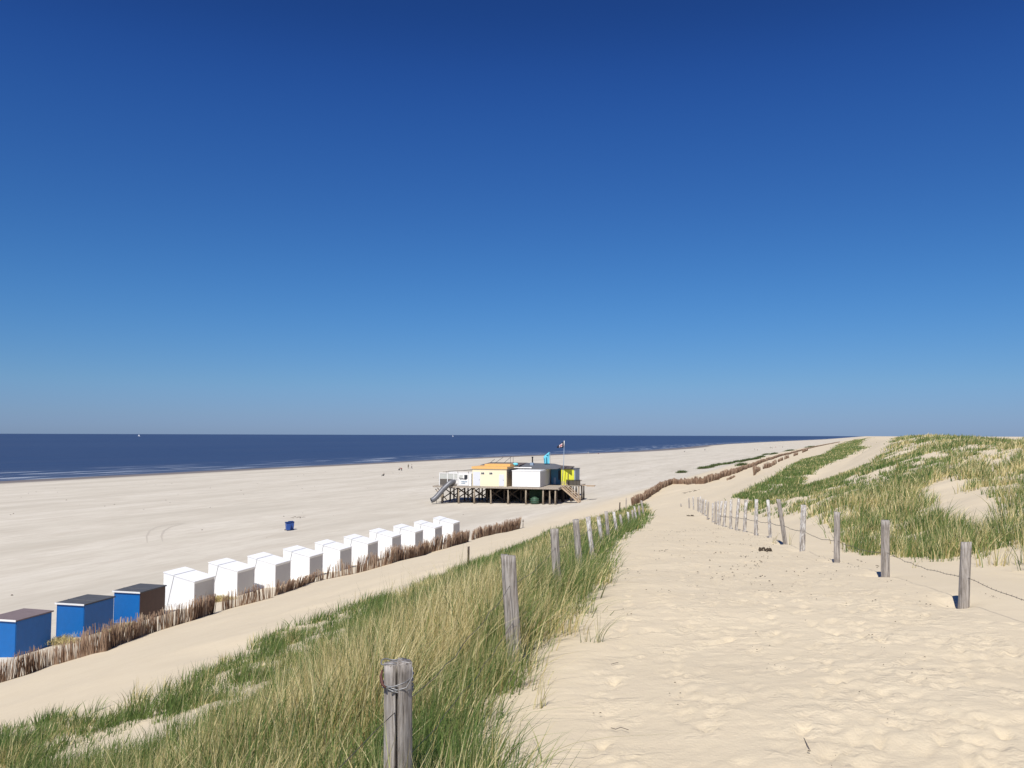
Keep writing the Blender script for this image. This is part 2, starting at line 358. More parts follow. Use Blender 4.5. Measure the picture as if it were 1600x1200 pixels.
# stations: Y -> list of (u, z)
ST = {
 -60: [(-60,-12.2),(-40,-12),(-30,-11.2),(-16,-6.8),(-8,-4.2),(-3,-2.2),(-1,-1.4),(0,-1.2),(2.5,-1.1),(5,-1.1),(7,-.9),(10,-.4),(16,.1),(25,-.3),(60,-3),(120,-5)],
 0: [(-60,-12.2),(-40,-12),(-30,-11.4),(-16,-7.2),(-8,-5.4),(-3,-3.0),(-1,-1.8),(0,-1.64),(2.5,-1.6),(5,-1.6),(7,-1.45),(10,-.9),(16,-.2),(22,-.1),(30,-.8),(60,-3),(120,-5)],
 7: [(-60,-12.2),(-40,-12),(-30,-11.4),(-16,-7.3),(-8,-5.55),(-3,-3.25),(-1,-2.1),(0,-1.95),(2.5,-1.82),(4.6,-1.78),(7,-1.65),(10,-1.1),(16,-.4),(22,-.2),(30,-.8),(60,-3),(120,-5)],
 10: [(-60,-12.2),(-40,-12),(-30,-11.4),(-16,-7.4),(-8,-5.6),(-3,-3.3),(-1,-2.15),(0,-2.0),(2.5,-1.93),(4.8,-1.87),(6.5,-1.85),(8,-1.6),(10,-1.15),(16,-.5),(21,-.3),(30,-.8),(60,-3),(120,-5)],
 16.5: [(-60,-12.2),(-38,-12),(-30,-11.4),(-16,-7.5),(-8,-5.7),(-3,-3.5),(-1,-2.55),(0,-2.42),(2.5,-2.4),(4.8,-2.41),(6.5,-2.35),(8,-2.1),(10,-1.6),(14,-.95),(20,-.4),(24,-.4),(30,-1),(60,-3),(120,-5)],
 25: [(-60,-12.2),(-36,-12),(-30,-11.4),(-16,-7.6),(-8,-5.75),(-3,-3.85),(-1,-3.1),(0,-2.95),(2.5,-2.92),(4.6,-2.95),(6,-2.9),(8,-2.55),(10,-2.0),(14,-1.1),(20,-.4),(24,-.4),(30,-1),(60,-3),(120,-5)],
 38: [(-60,-12.2),(-36,-12),(-30,-11.45),(-25,-10.2),(-16,-8.0),(-8,-6.1),(-3,-4.55),(-1,-4.1),(0,-3.98),(2.5,-3.98),(4.2,-4.0),(5.5,-3.95),(8,-3.3),(10,-2.6),(14,-1.5),(20,-.4),(24,-.4),(30,-1),(60,-3),(120,-5)],
 50: [(-60,-12.2),(-36,-12),(-30,-11.45),(-24,-10.2),(-16,-8.4),(-8,-6.5),(-3,-5.1),(-1,-4.75),(0,-4.67),(2,-4.75),(3.6,-4.8),(5.5,-4.5),(8,-3.7),(10,-3.2),(14,-1.9),(20,-.4),(24,-.4),(30,-1),(60,-3),(120,-5)],
 62: [(-60,-12.2),(-36,-12),(-28,-11.3),(-22,-10),(-14,-8.2),(-8,-6.9),(-3,-5.75),(0,-5.35),(2.5,-5.1),(5,-4.3),(7,-4.1),(9.5,-3.7),(12,-3.1),(15,-1.9),(18,-.85),(20,-.35),(24,-.4),(30,-1.2),(60,-3),(120,-5)],
 85: [(-60,-12.2),(-34,-12),(-27,-11.2),(-22,-9.9),(-14,-8.3),(-8,-7.2),(0,-5.6),(3,-4.6),(5,-4.2),(7,-4.05),(10,-3.8),(12,-3.2),(15,-1.8),(18,-.6),(20,-.12),(22,-.1),(25,-.35),(30,-1.4),(60,-3.5),(120,-5)],
 112: [(-60,-12.2),(-30,-12),(-22,-11.0),(-15,-9.2),(-8,-7.6),(0,-5.7),(3,-4.7),(5,-4.2),(7,-4.05),(10,-3.8),(13,-3.3),(15,-2.2),(18,-.75),(20,-.3),(24,-.5),(30,-1.4),(60,-3.5),(120,-5)],
 162: [(-60,-12.25),(-40,-12),(-30,-10.8),(-24,-9.2),(-15,-8),(-8,-7),(0,-5.4),(3,-4.6),(5,-4.2),(7,-4.05),(10,-3.8),(14,-3.4),(16,-2.2),(19,-.7),(21,-.25),(25,-.6),(32,-1.6),(60,-3.5),(120,-5)],
 300: [(-60,-12.25),(-40,-11.4),(-30,-9.6),(-24,-8.8),(-15,-7.8),(-8,-6.8),(0,-5.2),(3,-4.5),(5,-4.2),(8,-4.2),(12,-3.9),(15,-3.4),(18,-2.0),(21,-1.1),(24,-1.1),(30,-2),(60,-3.8),(120,-5)],
 1300: [(-60,-12.25),(-40,-10.4),(-30,-9.0),(-24,-8.2),(-15,-7.2),(-8,-6.2),(0,-4.8),(5,-3.9),(8,-3.6),(12,-3.6),(16,-2.8),(21,-2.2),(26,-2.4),(35,-3),(60,-4),(120,-5)],
 5000: [(-60,-12.25),(-40,-10.4),(-24,-8.2),(-8,-6.2),(0,-5.2),(5,-4.8),(21,-4.2),(26,-4),(60,-5),(120,-5)],
}
UG = np.arange(-60, 120.01, 0.25); sv = sorted(ST)
ZT = np.array([Pchip(*zip(*ST[y]))(UG) for y in sv])
sv2 = np.array([(-math.log(1-y/20) if y < 0 else math.log(1+y/20)) for y in sv])
ZV = Pchip(sv2, ZT)
vt = lambda Y: np.where(Y < 0, -np.log(1+np.clip(-Y, 0, None)/20), np.log(1+np.clip(Y, 0, None)/20))
NT = 1400; TV = np.linspace(sv2[0], sv2[-1], NT); ZD = ZV(TV)
def H0(u, Y):
    t = np.clip((vt(Y)-TV[0])/(TV[-1]-TV[0])*(NT-1), 0, NT-1.001); i = t.astype(int); f = t-i
    g = np.clip((u-UG[0])/0.25, 0, len(UG)-1.001); j = g.astype(int); h = g-j
    z = (ZD[i, j]*(1-h)+ZD[i, j+1]*h)*(1-f)+(ZD[i+1, j]*(1-h)+ZD[i+1, j+1]*h)*f
    us = USf(Y); tt = np.clip((-60-u)/(-60-us), 0, 3)
    zb = -12.22-2.28*tt**1.5
    return np.where(u < -60, zb, z)
def Hn(u, Y):
    """terrain with gentle dune and beach undulation"""
    z = H0(u, Y); X = Lf(Y)+u
    dist = np.sqrt(X*X+Y*Y)
    dune = sstep(5.4, 8.5, u)*0.75+sstep(-.4, -3, u)*sstep(-20, -12, u)*0.6
    dune = dune*np.clip(1.1-dist/900, .25, 1)
    z = z+dune*((fbm(X/3.1, Y/3.1, 3)-.5)*0.75)
    path = sstep(.0, .8, u)*sstep(5.6, 4.6, u)*sstep(70, 40, Y)
    z = z+path*(fbm(X/1.9+40, Y/1.9, 3)-.5)*0.13
    slope = sstep(-34, -28, u)*sstep(-10, -14, u)
    z = z+slope*(fbm(X/6, Y/6, 2)-.5)*0.35
    bch = sstep(-30, -45, u); z = z+bch*(fbm(u/18, Y/60, 3)-.5)*0.22*sstep(1.0, .8, (-60-u)/(-60-USf(Y)))
    return z
def HX(X, Y):
    X = np.asarray(X, float); Y = np.asarray(Y, float); return Hn(X-Lf(Y), Y)
def ray(px, py):
    x = (px-800)/F; y = (600-py)/F
    d = rt*x+up*y+fw; return d/d.y
def proj(X, Y, Z):
    P = np.stack([X, Y, Z], -1); xc = P@np.array(rt); yc = P@np.array(up); zc = P@np.array(fw)
    zc = np.where(zc < .05, .05, zc)
    return 800+F*xc/zc, 600-F*yc/zc
TT = np.exp(np.linspace(math.log(1.5), math.log(8000), 12000))
def ground(px, py):
    d = ray(px, py); h = HX(d.x*TT, TT); below = d.z*TT <= h
    if not below.any(): i = len(TT)-1
    else: i = int(np.argmax(below))
    return Vector((d.x*TT[i], TT[i], float(h[i])))
def at_depth(px, py, Y):
    d = ray(px, py); return Vector((d.x*Y, Y, d.z*Y))
def at_height(px, py, z):
    d = ray(px, py); Y = z/d.z; return Vector((d.x*Y, Y, z))

# ------------------------------------------------------------------ sand sheet
def build_terrain():
    r1 = list(np.arange(-60, -4, 2.0))+list(np.arange(-4, 1.5, .25)); y = 1.5
    while y < 30000:
        r1.append(y); y += max(.036, y*.0068) if y > 11 else .036
    rows = np.array(r1)
    c = list(np.arange(-0.6, 6.2, .036)); s = .036; x = c[-1]
    while x < 9000: s = s*1.045; x += s; c.append(x)
    s = .036; x = -.6; lf = []
    while x > -420: s = min(s*1.045, 4.0); x -= s; lf.append(x)
    cols = np.array(lf[::-1]+c)
    U, V = np.meshgrid(cols, rows)
    X = Lf(V)+U; Z = Hn(U, V)
    # footprints trodden into the path
    n = 2600
    CR = vnoise(X/.055, V/.055)
    fy = 2.0+(rng.random(n)**1.5)*34; fu = np.clip(rng.normal(2.9, 1.15, n), .9, 4.7)
    k = 0
    for a, b in zip(fy, fu):
        ang = rng.normal(.15, .5); sc = rng.uniform(.8, 1.25); dep = rng.uniform(.003, .017)*(1 if rng.random() < .75 else .4)
        i0, i1 = np.searchsorted(rows, [a-.4, a+.4]); j0, j1 = np.searchsorted(cols, [b-.4, b+.4])
        du = U[i0:i1, j0:j1]-b; dv = V[i0:i1, j0:j1]-a
        p = (du*math.cos(ang)-dv*math.sin(ang))/(.05*sc); q = (du*math.sin(ang)+dv*math.cos(ang))/(.12*sc)
        r = np.sqrt(p*p+q*q)
        Z[i0:i1, j0:j1] += (-dep*np.exp(-(r**4))+dep*.35*np.exp(-((r-1.35)/.3)**2))*(.6+.8*CR[i0:i1, j0:j1])
    onp = sstep(.2, 1.0, U)*sstep(5.2, 4.2, U)*sstep(75, 45, V)
    Z += onp*(fbm(X/.8, V/.8, 3, .5)-.5)*.045
    pt = sstep(.53, .60, fbm(X/.45+31, V/.45, 3)); Z += onp*pt*(fbm(X/.075, V/.075, 3, .6)-.56)*.052*sstep(30, 12, V)
    # scour hollows at the right-hand posts
    for (px, by, ty, lx) in RPOSTS[:12]:
        P = at_depth(px, by, RPY[px]); uu = P.x-float(Lf(P.y))
        d2 = ((U-uu+.10)/.24)**2+((V-P.y-.14)/.30)**2
        Z -= .10*np.exp(-d2)
    us = USf(V); t = (-60-U)/(-60-us)
    beach = sstep(-24, -36, U)*(1-.25*sstep(600, 2500, V))
    wn = (fbm(U/25, V/120, 3)-.5)
    far = np.clip(V/800, 0, 1)
    wet = sstep(.87, .93, t+wn*.09+sstep(450, 700, V)*sstep(1300, 900, V)*.13)*.95
    tram = onp*.9+.12*(1-onp)
    R, C = U.shape; idx = np.arange(R*C).reshape(R, C)
    f = np.stack([idx[:-1, :-1], idx[:-1, 1:], idx[1:, 1:], idx[1:, :-1]], -1).reshape(-1, 4)
    o = np_mesh('sand_ground', np.stack([X, V, Z], -1).reshape(-1, 3), [f], [M_SAND],
                {'beach': beach, 'wet': wet, 'trample': tram}, True, np.stack([U, V], -1).reshape(-1, 2))
    tag(o, 'pale sand path, dune slope and wide beach', kind='structure')

# right fence row: (px, base py, top py, top px)
RPOSTS = [(1507,931,847,1509),(1383,896,813,1383),(1307,877,800,1308),(1254,861,789,1255),(1227,853,780,1216),(1203.5,839,781,1200),
 (1180.6,832.5,780,1181.5),(1163,829,781,1166),(1150.6,825.6,779,1154),(1141.5,824,780.6,1142.5),(1131,822,783,1134),(1124,820,783,1127.5),
 (1121,817,783,1122),(1117.7,817,784,1118.5),(1113.5,815,786,1113.7),(1105.5,811.5,784,1107),(1101,810,781,1103),(1097.5,808,779.5,1099),
 (1095.5,806,780,1097.5),(1092.7,804,776,1094.5),(1090.4,801,776.6,1090.6),(1084,798,776,1083),(1077,797,778,1076.5),(1064.5,797,787,1064)]
RY = [10,13.25,16.5,20,22.4,25.2,28.2,31,33.4,35.8,38.2,40.8,43,45,47,49.5,51.5,53,54.5,56,57.5,60,62,65]
RPY = {r[0]: y for r, y in zip(RPOSTS, RY)}
build_terrain()

# ------------------------------------------------------------------ sea
def build_sea():
    rows = list(np.arange(-3000, 0, 60.0)); y = 0
    while y < 90000: rows.append(y); y += max(4, y*.02)
    rows = np.array(rows)
    w = [-45, -30, -20, -10, 0]; s = 2.; x = 0
    while x < 90000: x += s; s *= 1.045; w.append(x)
    w = np.array(w); Wm, V = np.meshgrid(w, rows)
    wob = (fbm(V/90, V*0+3, 4)-.5)*26*np.clip(V/300, .5, 2)
    X = Lf(V)+USf(V)-Wm; Z = np.full_like(X, -14.5)
    sh = np.exp(-np.clip(Wm+wob*.3+6, 0, None)/26)*.8
    surf = sstep(-14, -6, Wm+wob*.25)*sstep(95, 20, Wm)
    R, C = X.shape; idx = np.arange(R*C).reshape(R, C)
    f = np.stack([idx[:-1, :-1], idx[1:, :-1], idx[1:, 1:], idx[:-1, 1:]], -1).reshape(-1, 4)
    o = np_mesh('sea', np.stack([X, V, Z], -1).reshape(-1, 3), [f], [M_WATER], {'shore': sh, 'surf': surf}, True,
                np.stack([Wm, V], -1).reshape(-1, 2))
    tag(o, 'dark blue sea reaching to the horizon', kind='structure')
build_sea()

# ------------------------------------------------------------------ grass
def in_poly(px, py, poly):
    c = np.zeros(px.shape, bool); n = len(poly); j = n-1
    for i in range(n):
        xi, yi = poly[i]; xj, yj = poly[j]
        if yi != yj:
            c ^= ((yi > py) != (yj > py)) & (px < (xj-xi)*(py-yi)/(yj-yi)+xi)
        j = i
    return c
def blades(name, root, h, w, lean, dry, rnd, label, cat='grass', mat=None, kind='stuff', segs=3):
    N = len(root); az = rng.random(N)*math.tau
    side = np.stack([np.cos(az), np.sin(az), np.zeros(N)], -1)
    ts = np.linspace(0, 1, segs+1)
    vs = []
    L2 = np.sqrt((lean**2).sum(1))
    for t in ts[:-1]:
        c = root.copy(); c[:, :2] += lean*(h*t**1.7)[:, None]
        c[:, 2] += h*(t-0.42*np.clip(L2, 0, 1.3)*t*t)-0.02
        ww = (w*(1-.75*t)/2)[:, None]*side
        vs += [c-ww, c+ww]
    c = root.copy(); c[:, :2] += lean*h[:, None]; c[:, 2] += h*(1-.42*np.clip(L2, 0, 1.3)); vs.append(c)
    nv = 2*segs+1; V = np.stack(vs, 1).reshape(-1, 3)
    b = (np.arange(N)*nv)[:, None]; q = []
    for k in range(segs-1): q.append(b+np.array([[2*k, 2*k+1, 2*k+3, 2*k+2]]))
    tri = b+np.array([[2*segs-2, 2*segs-1, 2*segs]])
    fl = ([np.concatenate(q)] if q else [])+[tri]
    o = np_mesh(name, V, fl, [mat or M_GRASS], {'dry': np.repeat(dry, nv), 'rnd': np.repeat(rnd, nv)}, True)
    return tag(o, label, cat, kind=kind)

G1 = [(1003,788),(1008,800),(1009,815),(985,830),(962,845),(950,862),(946,885),(940,905),(908,935),(898,965),(885,998),(858,1003),(828,1005),
      (812,1045),(790,1110),(758,1145),(760,1190),(800,1320),(500,3000),(-900,3000),(-900,1260),(-300,1190),(0,1142),(90,1120),(160,1111),(230,1089),(300,1063),(400,1008),
      (470,976),(560,947),(640,922),(690,907),(735,882),(800,860),(860,834),(920,814),(975,797)]
H1 = [(90,1176),(180,1150),(270,1122),(350,1090),(425,1064),(500,1030),(450,1072),(360,1108),(280,1146),(180,1184)]
H2 = [(470,985),(560,950),(640,930),(665,934),(560,968),(500,990),(430,1012)]
STRIP = [(1151,781),(1151,776),(1185,760),(1214,747),(1237,731),(1259,717),(1291,711),(1318,694),(1330,690),(1345,686),(1420,683),(1420,686),(1378,692),(1373,697),(1350,701),(1337,704),
         (1315,716),(1300,721),(1275,731),(1262,741),(1250,751),(1246,765),(1235,790),(1171,797),(1180,779)]
SH1 = [(1179,768),(1195,759),(1222,751),(1240,757),(1215,768),(1190,778)]
SH2 = [(1330,697),(1350,691),(1372,693),(1365,698),(1340,702)]
G2 = [(1240,765),(1262,761),(1285,751),(1340,732),(1376,714),(1392,696),(1402,685),(1440,670),(3600,600),(3600,1000),(1700,905),(1600,886),(1552,877),(1500,878),(1452,874),(1400,871),(1340,866),
      (1327,853),(1315,834),(1294,818),(1262,808),(1240,799),(1215,812),(1195,806),(1172,796),(1185,781),(1235,766)]
HOL = [(1450,760),(1480,752),(1515,752),(1507,768),(1545,768),(1562,773),(1572,798),(1560,832),(1500,832),(1455,806)]
HOL2 = [(1500,722),(1540,708),(1600,702),(1600,728),(1540,730)]
HOL3 = [(1440,752),(1480,744),(1470,754)]

roots = {k: [] for k in ('L', 'R', 'S')}
def sample(kind, u0, u1, y0, y1):
    e = [y0]
    while e[-1] < y1: e.append(min(y1, e[-1]+max(1.0, e[-1]*.12)))
    out = []
    for a, b in zip(e[:-1], e[1:]):
        d = max(4, (a+b)/2)
        rho = 20 if d < 7 else (20*7/d if d < 60 else 2.33*(60/d)**2)
        if kind == 'L': rho *= 1.4 if d < 20 else 1.15
        if kind == 'S': rho *= 2.4
        if kind == 'R': rho *= 1.2
        n = rng.poisson(rho*(u1-u0)*(b-a))
        u = rng.uniform(u0, u1, n); Y = rng.uniform(a, b, n)
        out.append(np.stack([u, Y], -1))
    q = np.concatenate(out); return q[:, 0], q[:, 1]
def tufts(kind):
    if kind == 'L': u, Y = sample('L', -26, 1.9, -3, 95)
    elif kind == 'R':
        u, Y = sample('R', 3.5, 40, 1, 330)
        u2, Y2 = sample('R', 40, 110, 30, 420); q_ = rng.random(len(u2)) < .4; u = np.concatenate([u, u2[q_]]); Y = np.concatenate([Y, Y2[q_]])
    else: u, Y = sample('S', -3, 14, 50, 2600)
    X = Lf(Y)+u; Z = Hn(u, Y); px, py = proj(X, Y, Z)
    jit = rng.normal(0, 1.0, (2, len(px)))*np.clip(40/np.maximum(Y, 3), .4, 4)
    jx, jy = px+jit[0]*2, py+jit[1]
    n1 = fbm(X/2.2, Y/2.2+50, 3); n2 = fbm(X/.9+9, Y/.9, 2)
    if kind == 'L':
        keep = in_poly(jx, jy, G1) & (Y > 1.2)
        keep |= (Y <= 1.2) & (u < .15+n1*.5-.35) & (u > -15)
        hole = in_poly(jx, jy, H1)*.9+in_poly(jx, jy, H2)*.4
        low = (px < 430) & (py > 1090); hole = np.maximum(hole, np.where(low & (n1 < .47), .35, 0))
        hole = np.maximum(hole, np.where((n1 < .42), .5, .0)*(u < -3.4)*(py > 1190-px*.22)*(px < 620))
        keep &= rng.random(len(px)) > hole
        keep &= (n2 > .30) | (rng.random(len(px)) < .4) | (u < -3.4)
    elif kind == 'R':
        keep = in_poly(jx, jy, G2) & (u > 4.2)
        hole = in_poly(jx, jy, HOL)*.99+in_poly(jx, jy, HOL2)*.85+in_poly(jx, jy, HOL3)*.85
        hole = np.maximum(hole, np.where((px > 1425) & (py < 800) & (n1 < .50), .65, 0))
        hole = np.maximum(hole, np.where((n1+n2*.5 < .71), .8, 0))
        keep &= rng.random(len(px)) > hole
        keep |= (px > 1640) & (u > 7) & (n1 > .42) & (Y < 30)
    else:
        keep = in_poly(px+jit[0]*.5, py+jit[1]*.25, STRIP)
        hole = in_poly(px, py, SH1)*.9+in_poly(px, py, SH2)*.75+np.where((py < 712) & (px > 1300) & (n1 < .45), .6, 0)
        keep &= rng.random(len(px)) > hole
    return u[keep], Y[keep], X[keep], Z[keep], px[keep], py[keep]

def grow(kind, label):
    u, Y, X, Z, px, py = tufts(kind)
    d = np.sqrt(X*X+Y*Y)
    nb = np.where(d < 7, 72, np.where(d < 14, 46, np.where(d < 60, 34, 26))).astype(int)
    if kind == 'S': nb = np.full(len(u), 26)
    rad = np.where(d < 60, .14+.004*d, .38*(d/60))
    sc = np.clip(fbm(X/1.5, Y/1.5+20, 3)*1.7-.02, .5, 1.15)
    if kind == 'L':
        dr = .76+1.1*(fbm(X/1.6+70, Y/1.6, 2)-.5)
        dr = np.where(u < -4.2, dr-.46, dr)                       # low slope: greener
        dr = np.where((u > -.45), dr-.50, dr)
        dr = np.where(Y > 14, dr-.22, dr)
        hh = (.46+.32*sstep(-4.0, -2.0, u)*(1-.9*sstep(7.5, 13, Y)))*sc*np.where(Y > 35, .85, 1)
    elif kind == 'R':
        dr = .34+.8*(fbm(X/5+70, Y/5, 2)-.5)
        g = in_poly(px, py, [(1240,765),(1285,740),(1375,700),(1480,700),(1500,745),(1430,752),(1330,760)])
        dr = np.where(g, dr-.16, dr); dr = np.where((px > 1440) & (py < 745), dr+.12, dr)
        hh = .54*sc*np.where(Y > 38, .62, 1)
    else:
        dr = .12+.5*(fbm(X/6+70, Y/6, 2)-.5); hh = .34*sc+.08
    T = np.repeat(np.arange(len(u)), nb); N = len(T)
    off = rng.normal(0, 1, (N, 2))*(rad[T]*.6)[:, None]
    x = X[T]+off[:, 0]; y = Y[T]+off[:, 1]
    z = HX(x, y)
    root = np.stack([x, y, z], -1)
    ty = rng.random(N)
    h = hh[T]*np.clip(rng.normal(.85, .24, N), .25, 1.45)
    lean = off/np.maximum(rad[T], .05)[:, None]*.30+rng.normal(0, .17, (N, 2))
    lean[:, 0] += .15; lean[:, 1] += .05
    bent = rng.random(N) < .12; lean[bent] *= 2.3
    wd = np.maximum(.0068, d[T]*.00085)*rng.uniform(.7, 1.25, N)
    td = rng.normal(0, .22, len(u)); dry = np.clip(rng.normal(dr[T]+td[T], .27), 0, 1); dry = np.where(rng.random(N) < .3, dry, np.round(dry))
    rnd = rng.random(N)
    print('blades', kind, N, len(u))
    return blades('marram_grass', root, h, wd, lean, dry, rnd, label, segs=3)
grow('L', 'tall straw and green marram grass covering the dune edge left of the sand path')
grow('R', 'olive green marram grass covering the high dune behind the right fence posts')
grow('S', 'darker green grass strip on the low ridge between bare sand and beach')

# single loose sprigs at the edge of the path
def sprig(px, py, h, n, label, dryness=.35, spread=.5):
    P = ground(px, py); N = n
    root = np.tile(np.array(P), (N, 1)); root[:, :2] += rng.normal(0, .03, (N, 2)); root[:, 2] = HX(root[:, 0], root[:, 1])
    lean = rng.normal(0, spread, (N, 2)); lean[:, 0] += .2
    d = P.length
    o = blades('grass_sprig', root, h*rng.uniform(.5, 1.1, N), np.full(N, max(.006, d*.0007)), lean,
               np.clip(rng.normal(dryness, .3, N), 0, 1), rng.random(N), label, 'grass sprig', kind=None, segs=5)
    o['group'] = 'loose grass sprigs at the path edge'
for a in [(932,1004,.42,14,'green grass sprig on open sand right of the second left post',.25,.35),
          (915,1003,.30,9,'thin dry grass sprig close beside the grass edge by the path',.5,.4),
          (892,960,.34,12,'wispy dark sprig leaning over the path beside the grass edge',.45,.5),
          (842,1107,.36,12,'straw coloured sprig standing by the foot of the second left post',.6,.3),
          (795,1185,.42,16,'dark green sprig fanning over the sand at the bottom edge',.3,.6),
          (845,1190,.38,7,'long bent blades arching over sand near the bottom centre',.35,1.1),
          (930,880,.3,10,'short sprig on the sand beyond the grass bulge',.4,.5),
          (1236,851,.40,5,'dry stalks just behind the leaning right post',.6,.15),
          (1210,848,.36,6,'dry curved stalks before the leaning right post',.7,.2),
          (1427,888,.22,3,'single dry stalk between the first two right posts',.7,.2)]:
    sprig(*a)

# ------------------------------------------------------------------ fence posts
def post_mesh(h, r, mat, lean, seed, n=18, lv=15, below=.45, half=None, top_tilt=.006):
    """irregular weathered log; lean = horizontal offset of the top; half: None or -1/+1 for a split half"""
    rr = random.Random(seed); b = MB()
    ph = [rr.uniform(0, 6.28) for _ in range(6)]; ck = [(rr.uniform(0, 6.28), rr.uniform(.05, .16)) for _ in range(5)]
    for i in range(lv+1):
        t = i/lv; z = -below+(h+below)*t; s = (z/h)
        cx = lean[0]*s+.006*math.sin(3*t+ph[0]); cy = lean[1]*s+.006*math.sin(2.3*t+ph[1])
        for k in range(n):
            a = math.tau*k/n
            q = 1+.045*math.sin(2*a+ph[2]+t)+.03*math.sin(5*a+ph[3]+1.5*t)+.018*math.sin(9*a+ph[4])-.10*max(0, math.cos(a-ph[5]-.2*math.sin(3*t)))**28
            q *= 1.03-.05*t
            for ca, cd in ck:
                da = (a-ca-.15*math.sin(2.2*t+ca)+math.pi) % math.tau-math.pi
                q -= cd*math.exp(-(da/.12)**2)*(.4+.6*math.sin(3.1*t+ca)**2)
            x = r*q*math.cos(a); y = r*q*math.sin(a)
            if half is not None:
                x = x*.80
                if x*half < 0: x *= .12
            zz = z
            if i == lv: zz += top_tilt*math.cos(a+ph[3])+rr.uniform(-.006, .006)
            b.v.append((cx+x, cy+y, zz))
    for i in range(lv):
        for k in range(n):
            k2 = (k+1) % n; b.f.append((i*n+k, i*n+k2, (i+1)*n+k2, (i+1)*n+k)); b.m.append(0)
    c = len(b.v); tz = [b.v[lv*n+k] for k in range(n)]
    b.v.append(tuple(sum(q[j] for q in tz)/n for j in range(3)))
    for k in range(n): b.f.append((lv*n+k, lv*n+(k+1) % n, c)); b.m.append(0)
    return b
ORD = ['nearest', 'second', 'third', 'fourth', 'fifth', 'sixth', 'seventh', 'eighth', 'ninth', 'tenth', 'eleventh', 'twelfth', 'thirteenth', 'fourteenth',
       'fifteenth', 'sixteenth', 'seventeenth', 'eighteenth', 'nineteenth', 'twentieth', 'twenty-first', 'twenty-second', 'twenty-third', 'farthest']
right_pts = []
extraR = {0: 'grey and cracked', 4: 'slanting to the left', 3: 'white painted foot', 23: 'short grey stump alone at the far end of the path'}
for i, (px, by, ty, tx) in enumerate(RPOSTS):
    Y = RPY[px]; P = at_depth(px, by, Y); P.z = float(HX(P.x, P.y)); T = at_depth(tx, ty, Y)
    h = T.z-P.z; r = [.060, .060, .058, .060, .055, .045, .058, .06, .06, .055, .06, .055][i] if i < 12 else .05
    m = M_POSTW if i in (3, 5, 6, 7, 8, 9, 10, 11, 12, 14, 16, 18, 19, 21) else M_POST
    b = post_mesh(h, r, m, (T.x-P.x, random.uniform(-.03, .03)), 50+i, n=36 if i < 5 else 10, lv=16 if i < 5 else 6)
    o = b.build('fence_post', m, None, True); o.location = P
    lab = f'{ORD[i]} post of the right fence row from the camera, {extraR.get(i, "whitish weathered" if m is M_POSTW else "grey weathered")}'
    if i == 23: lab = 'short grey stump, farthest post of the right fence row'
    tag(o, lab, 'fence post', 'weathered posts along the right of the path')
    right_pts.append((P, h, T.x-P.x))
P = Vector((4.75, 6.7, float(HX(4.75, 6.7)))); right_pts.insert(0, (P, .75, 0))

LPOSTS = [(623,1272,1037,622,4.07,.068),(806,1064,867,795,7.4,.062),(873,940,826,866,10.7,.055),(907,900,812,900,13.5,.052),(926,870,808,919,16.5,.048),
  (942,858,807,934.5,19.8,.048),(951,850,799,947.5,23.2,.048),(965,845,800,959,26.5,.045),(973,838,804,969,30,.045),(984,826,800,981,34,.05),(990,822,797,987.5,38,.05),(995,818,791,991,42,.05),
  (999.5,812,790,998,46,.05),(1006,808,782,1002,50,.06)]
left_pts = [(Vector((-1.15, .6, -1.75)), 1.0, 0)]
for i, (px, by, ty, tx, Y, r) in enumerate(LPOSTS):
    P = at_depth(px, by, Y); P.z = float(HX(P.x, P.y)); T = at_depth(tx, ty, Y); h = T.z-P.z; lx = T.x-P.x
    left_pts.append((P, h, lx))
    if i == 0:
        root = empty('fence_post', P, 0, label='nearest post of the left row, two grey half logs bound with wire', cat='fence post', group='weathered posts along the left of the path')
        for s in (-1, 1):
            b = post_mesh(h+(.012 if s > 0 else 0), .082, M_POST, (lx, .0), 900+s, n=56, lv=34, half=s, top_tilt=.006)
            o = b.build('half_log', M_POST, root, True); o.location = (.008 if s > 0 else -.010, 0, 0)
            if s > 0: o.rotation_euler = (0, 0, .1)
        w = MB()
        def loop(z, tilt, rr, wob, th=.0028):
            pts = []
            for k in range(33):
                a = math.tau*k/32
                pts.append((lx*z/h+rr*.80*math.cos(a), rr*1.03*math.sin(a), z+tilt*math.cos(a)+wob*math.sin(2*a)))
            w.tube(pts, th, 6, 0)
        loop(h-.080, .006, .086, .002); loop(h-.092, -.012, .087, .003); loop(h-.076, .028, .088, .004); loop(h-.104, -.016, .086, .002)
        w.tube([(lx-.03+.05*math.cos(t), .01+.055*math.sin(t), h+.006+.006*math.sin(3*t)) for t in np.linspace(.5, 5.6, 16)], .003, 6)
        w.tube([(lx-.02, -.02, h+.016), (lx+.02, -.015, h+.012), (lx+.05, -.02, h+.010), (lx+.070, -.03, h-.01), (lx+.072, -.045, h-.05), (lx+.05, -.086, h-.085), (lx-.02, -.09, h-.105)], .0028, 6)
        w.build('wire_binding', M_TIE, root, True)
        s_ = MB(); s_.tube([(lx-.068, -.03, h-.02), (lx-.074, -.04, h-.045), (lx-.062, -.07, h-.075), (lx-.045, -.086, h-.085)], [.004, .007, .007, .004], 6)
        s_.build('rusty_strap', M_RUST, root, True)
        continue
    m = M_POSTW if i in (4, 5, 7, 9, 11) else M_POST
    b = post_mesh(h, r, m, (lx, random.uniform(-.04, .04)), 10+i, n=44 if i < 4 else 12, lv=24 if i < 4 else 6)
    o = b.build('fence_post', m, None, True); o.location = P
    lab = f'{ORD[i] if i < 13 else "farthest"} post of the left fence row from the camera, ' + ('tall, flat, leaning left' if i == 1 else 'grey, wire across it' if i < 5 else 'small and leaning')
    tag(o, lab, 'fence post', 'weathered posts along the left of the path')

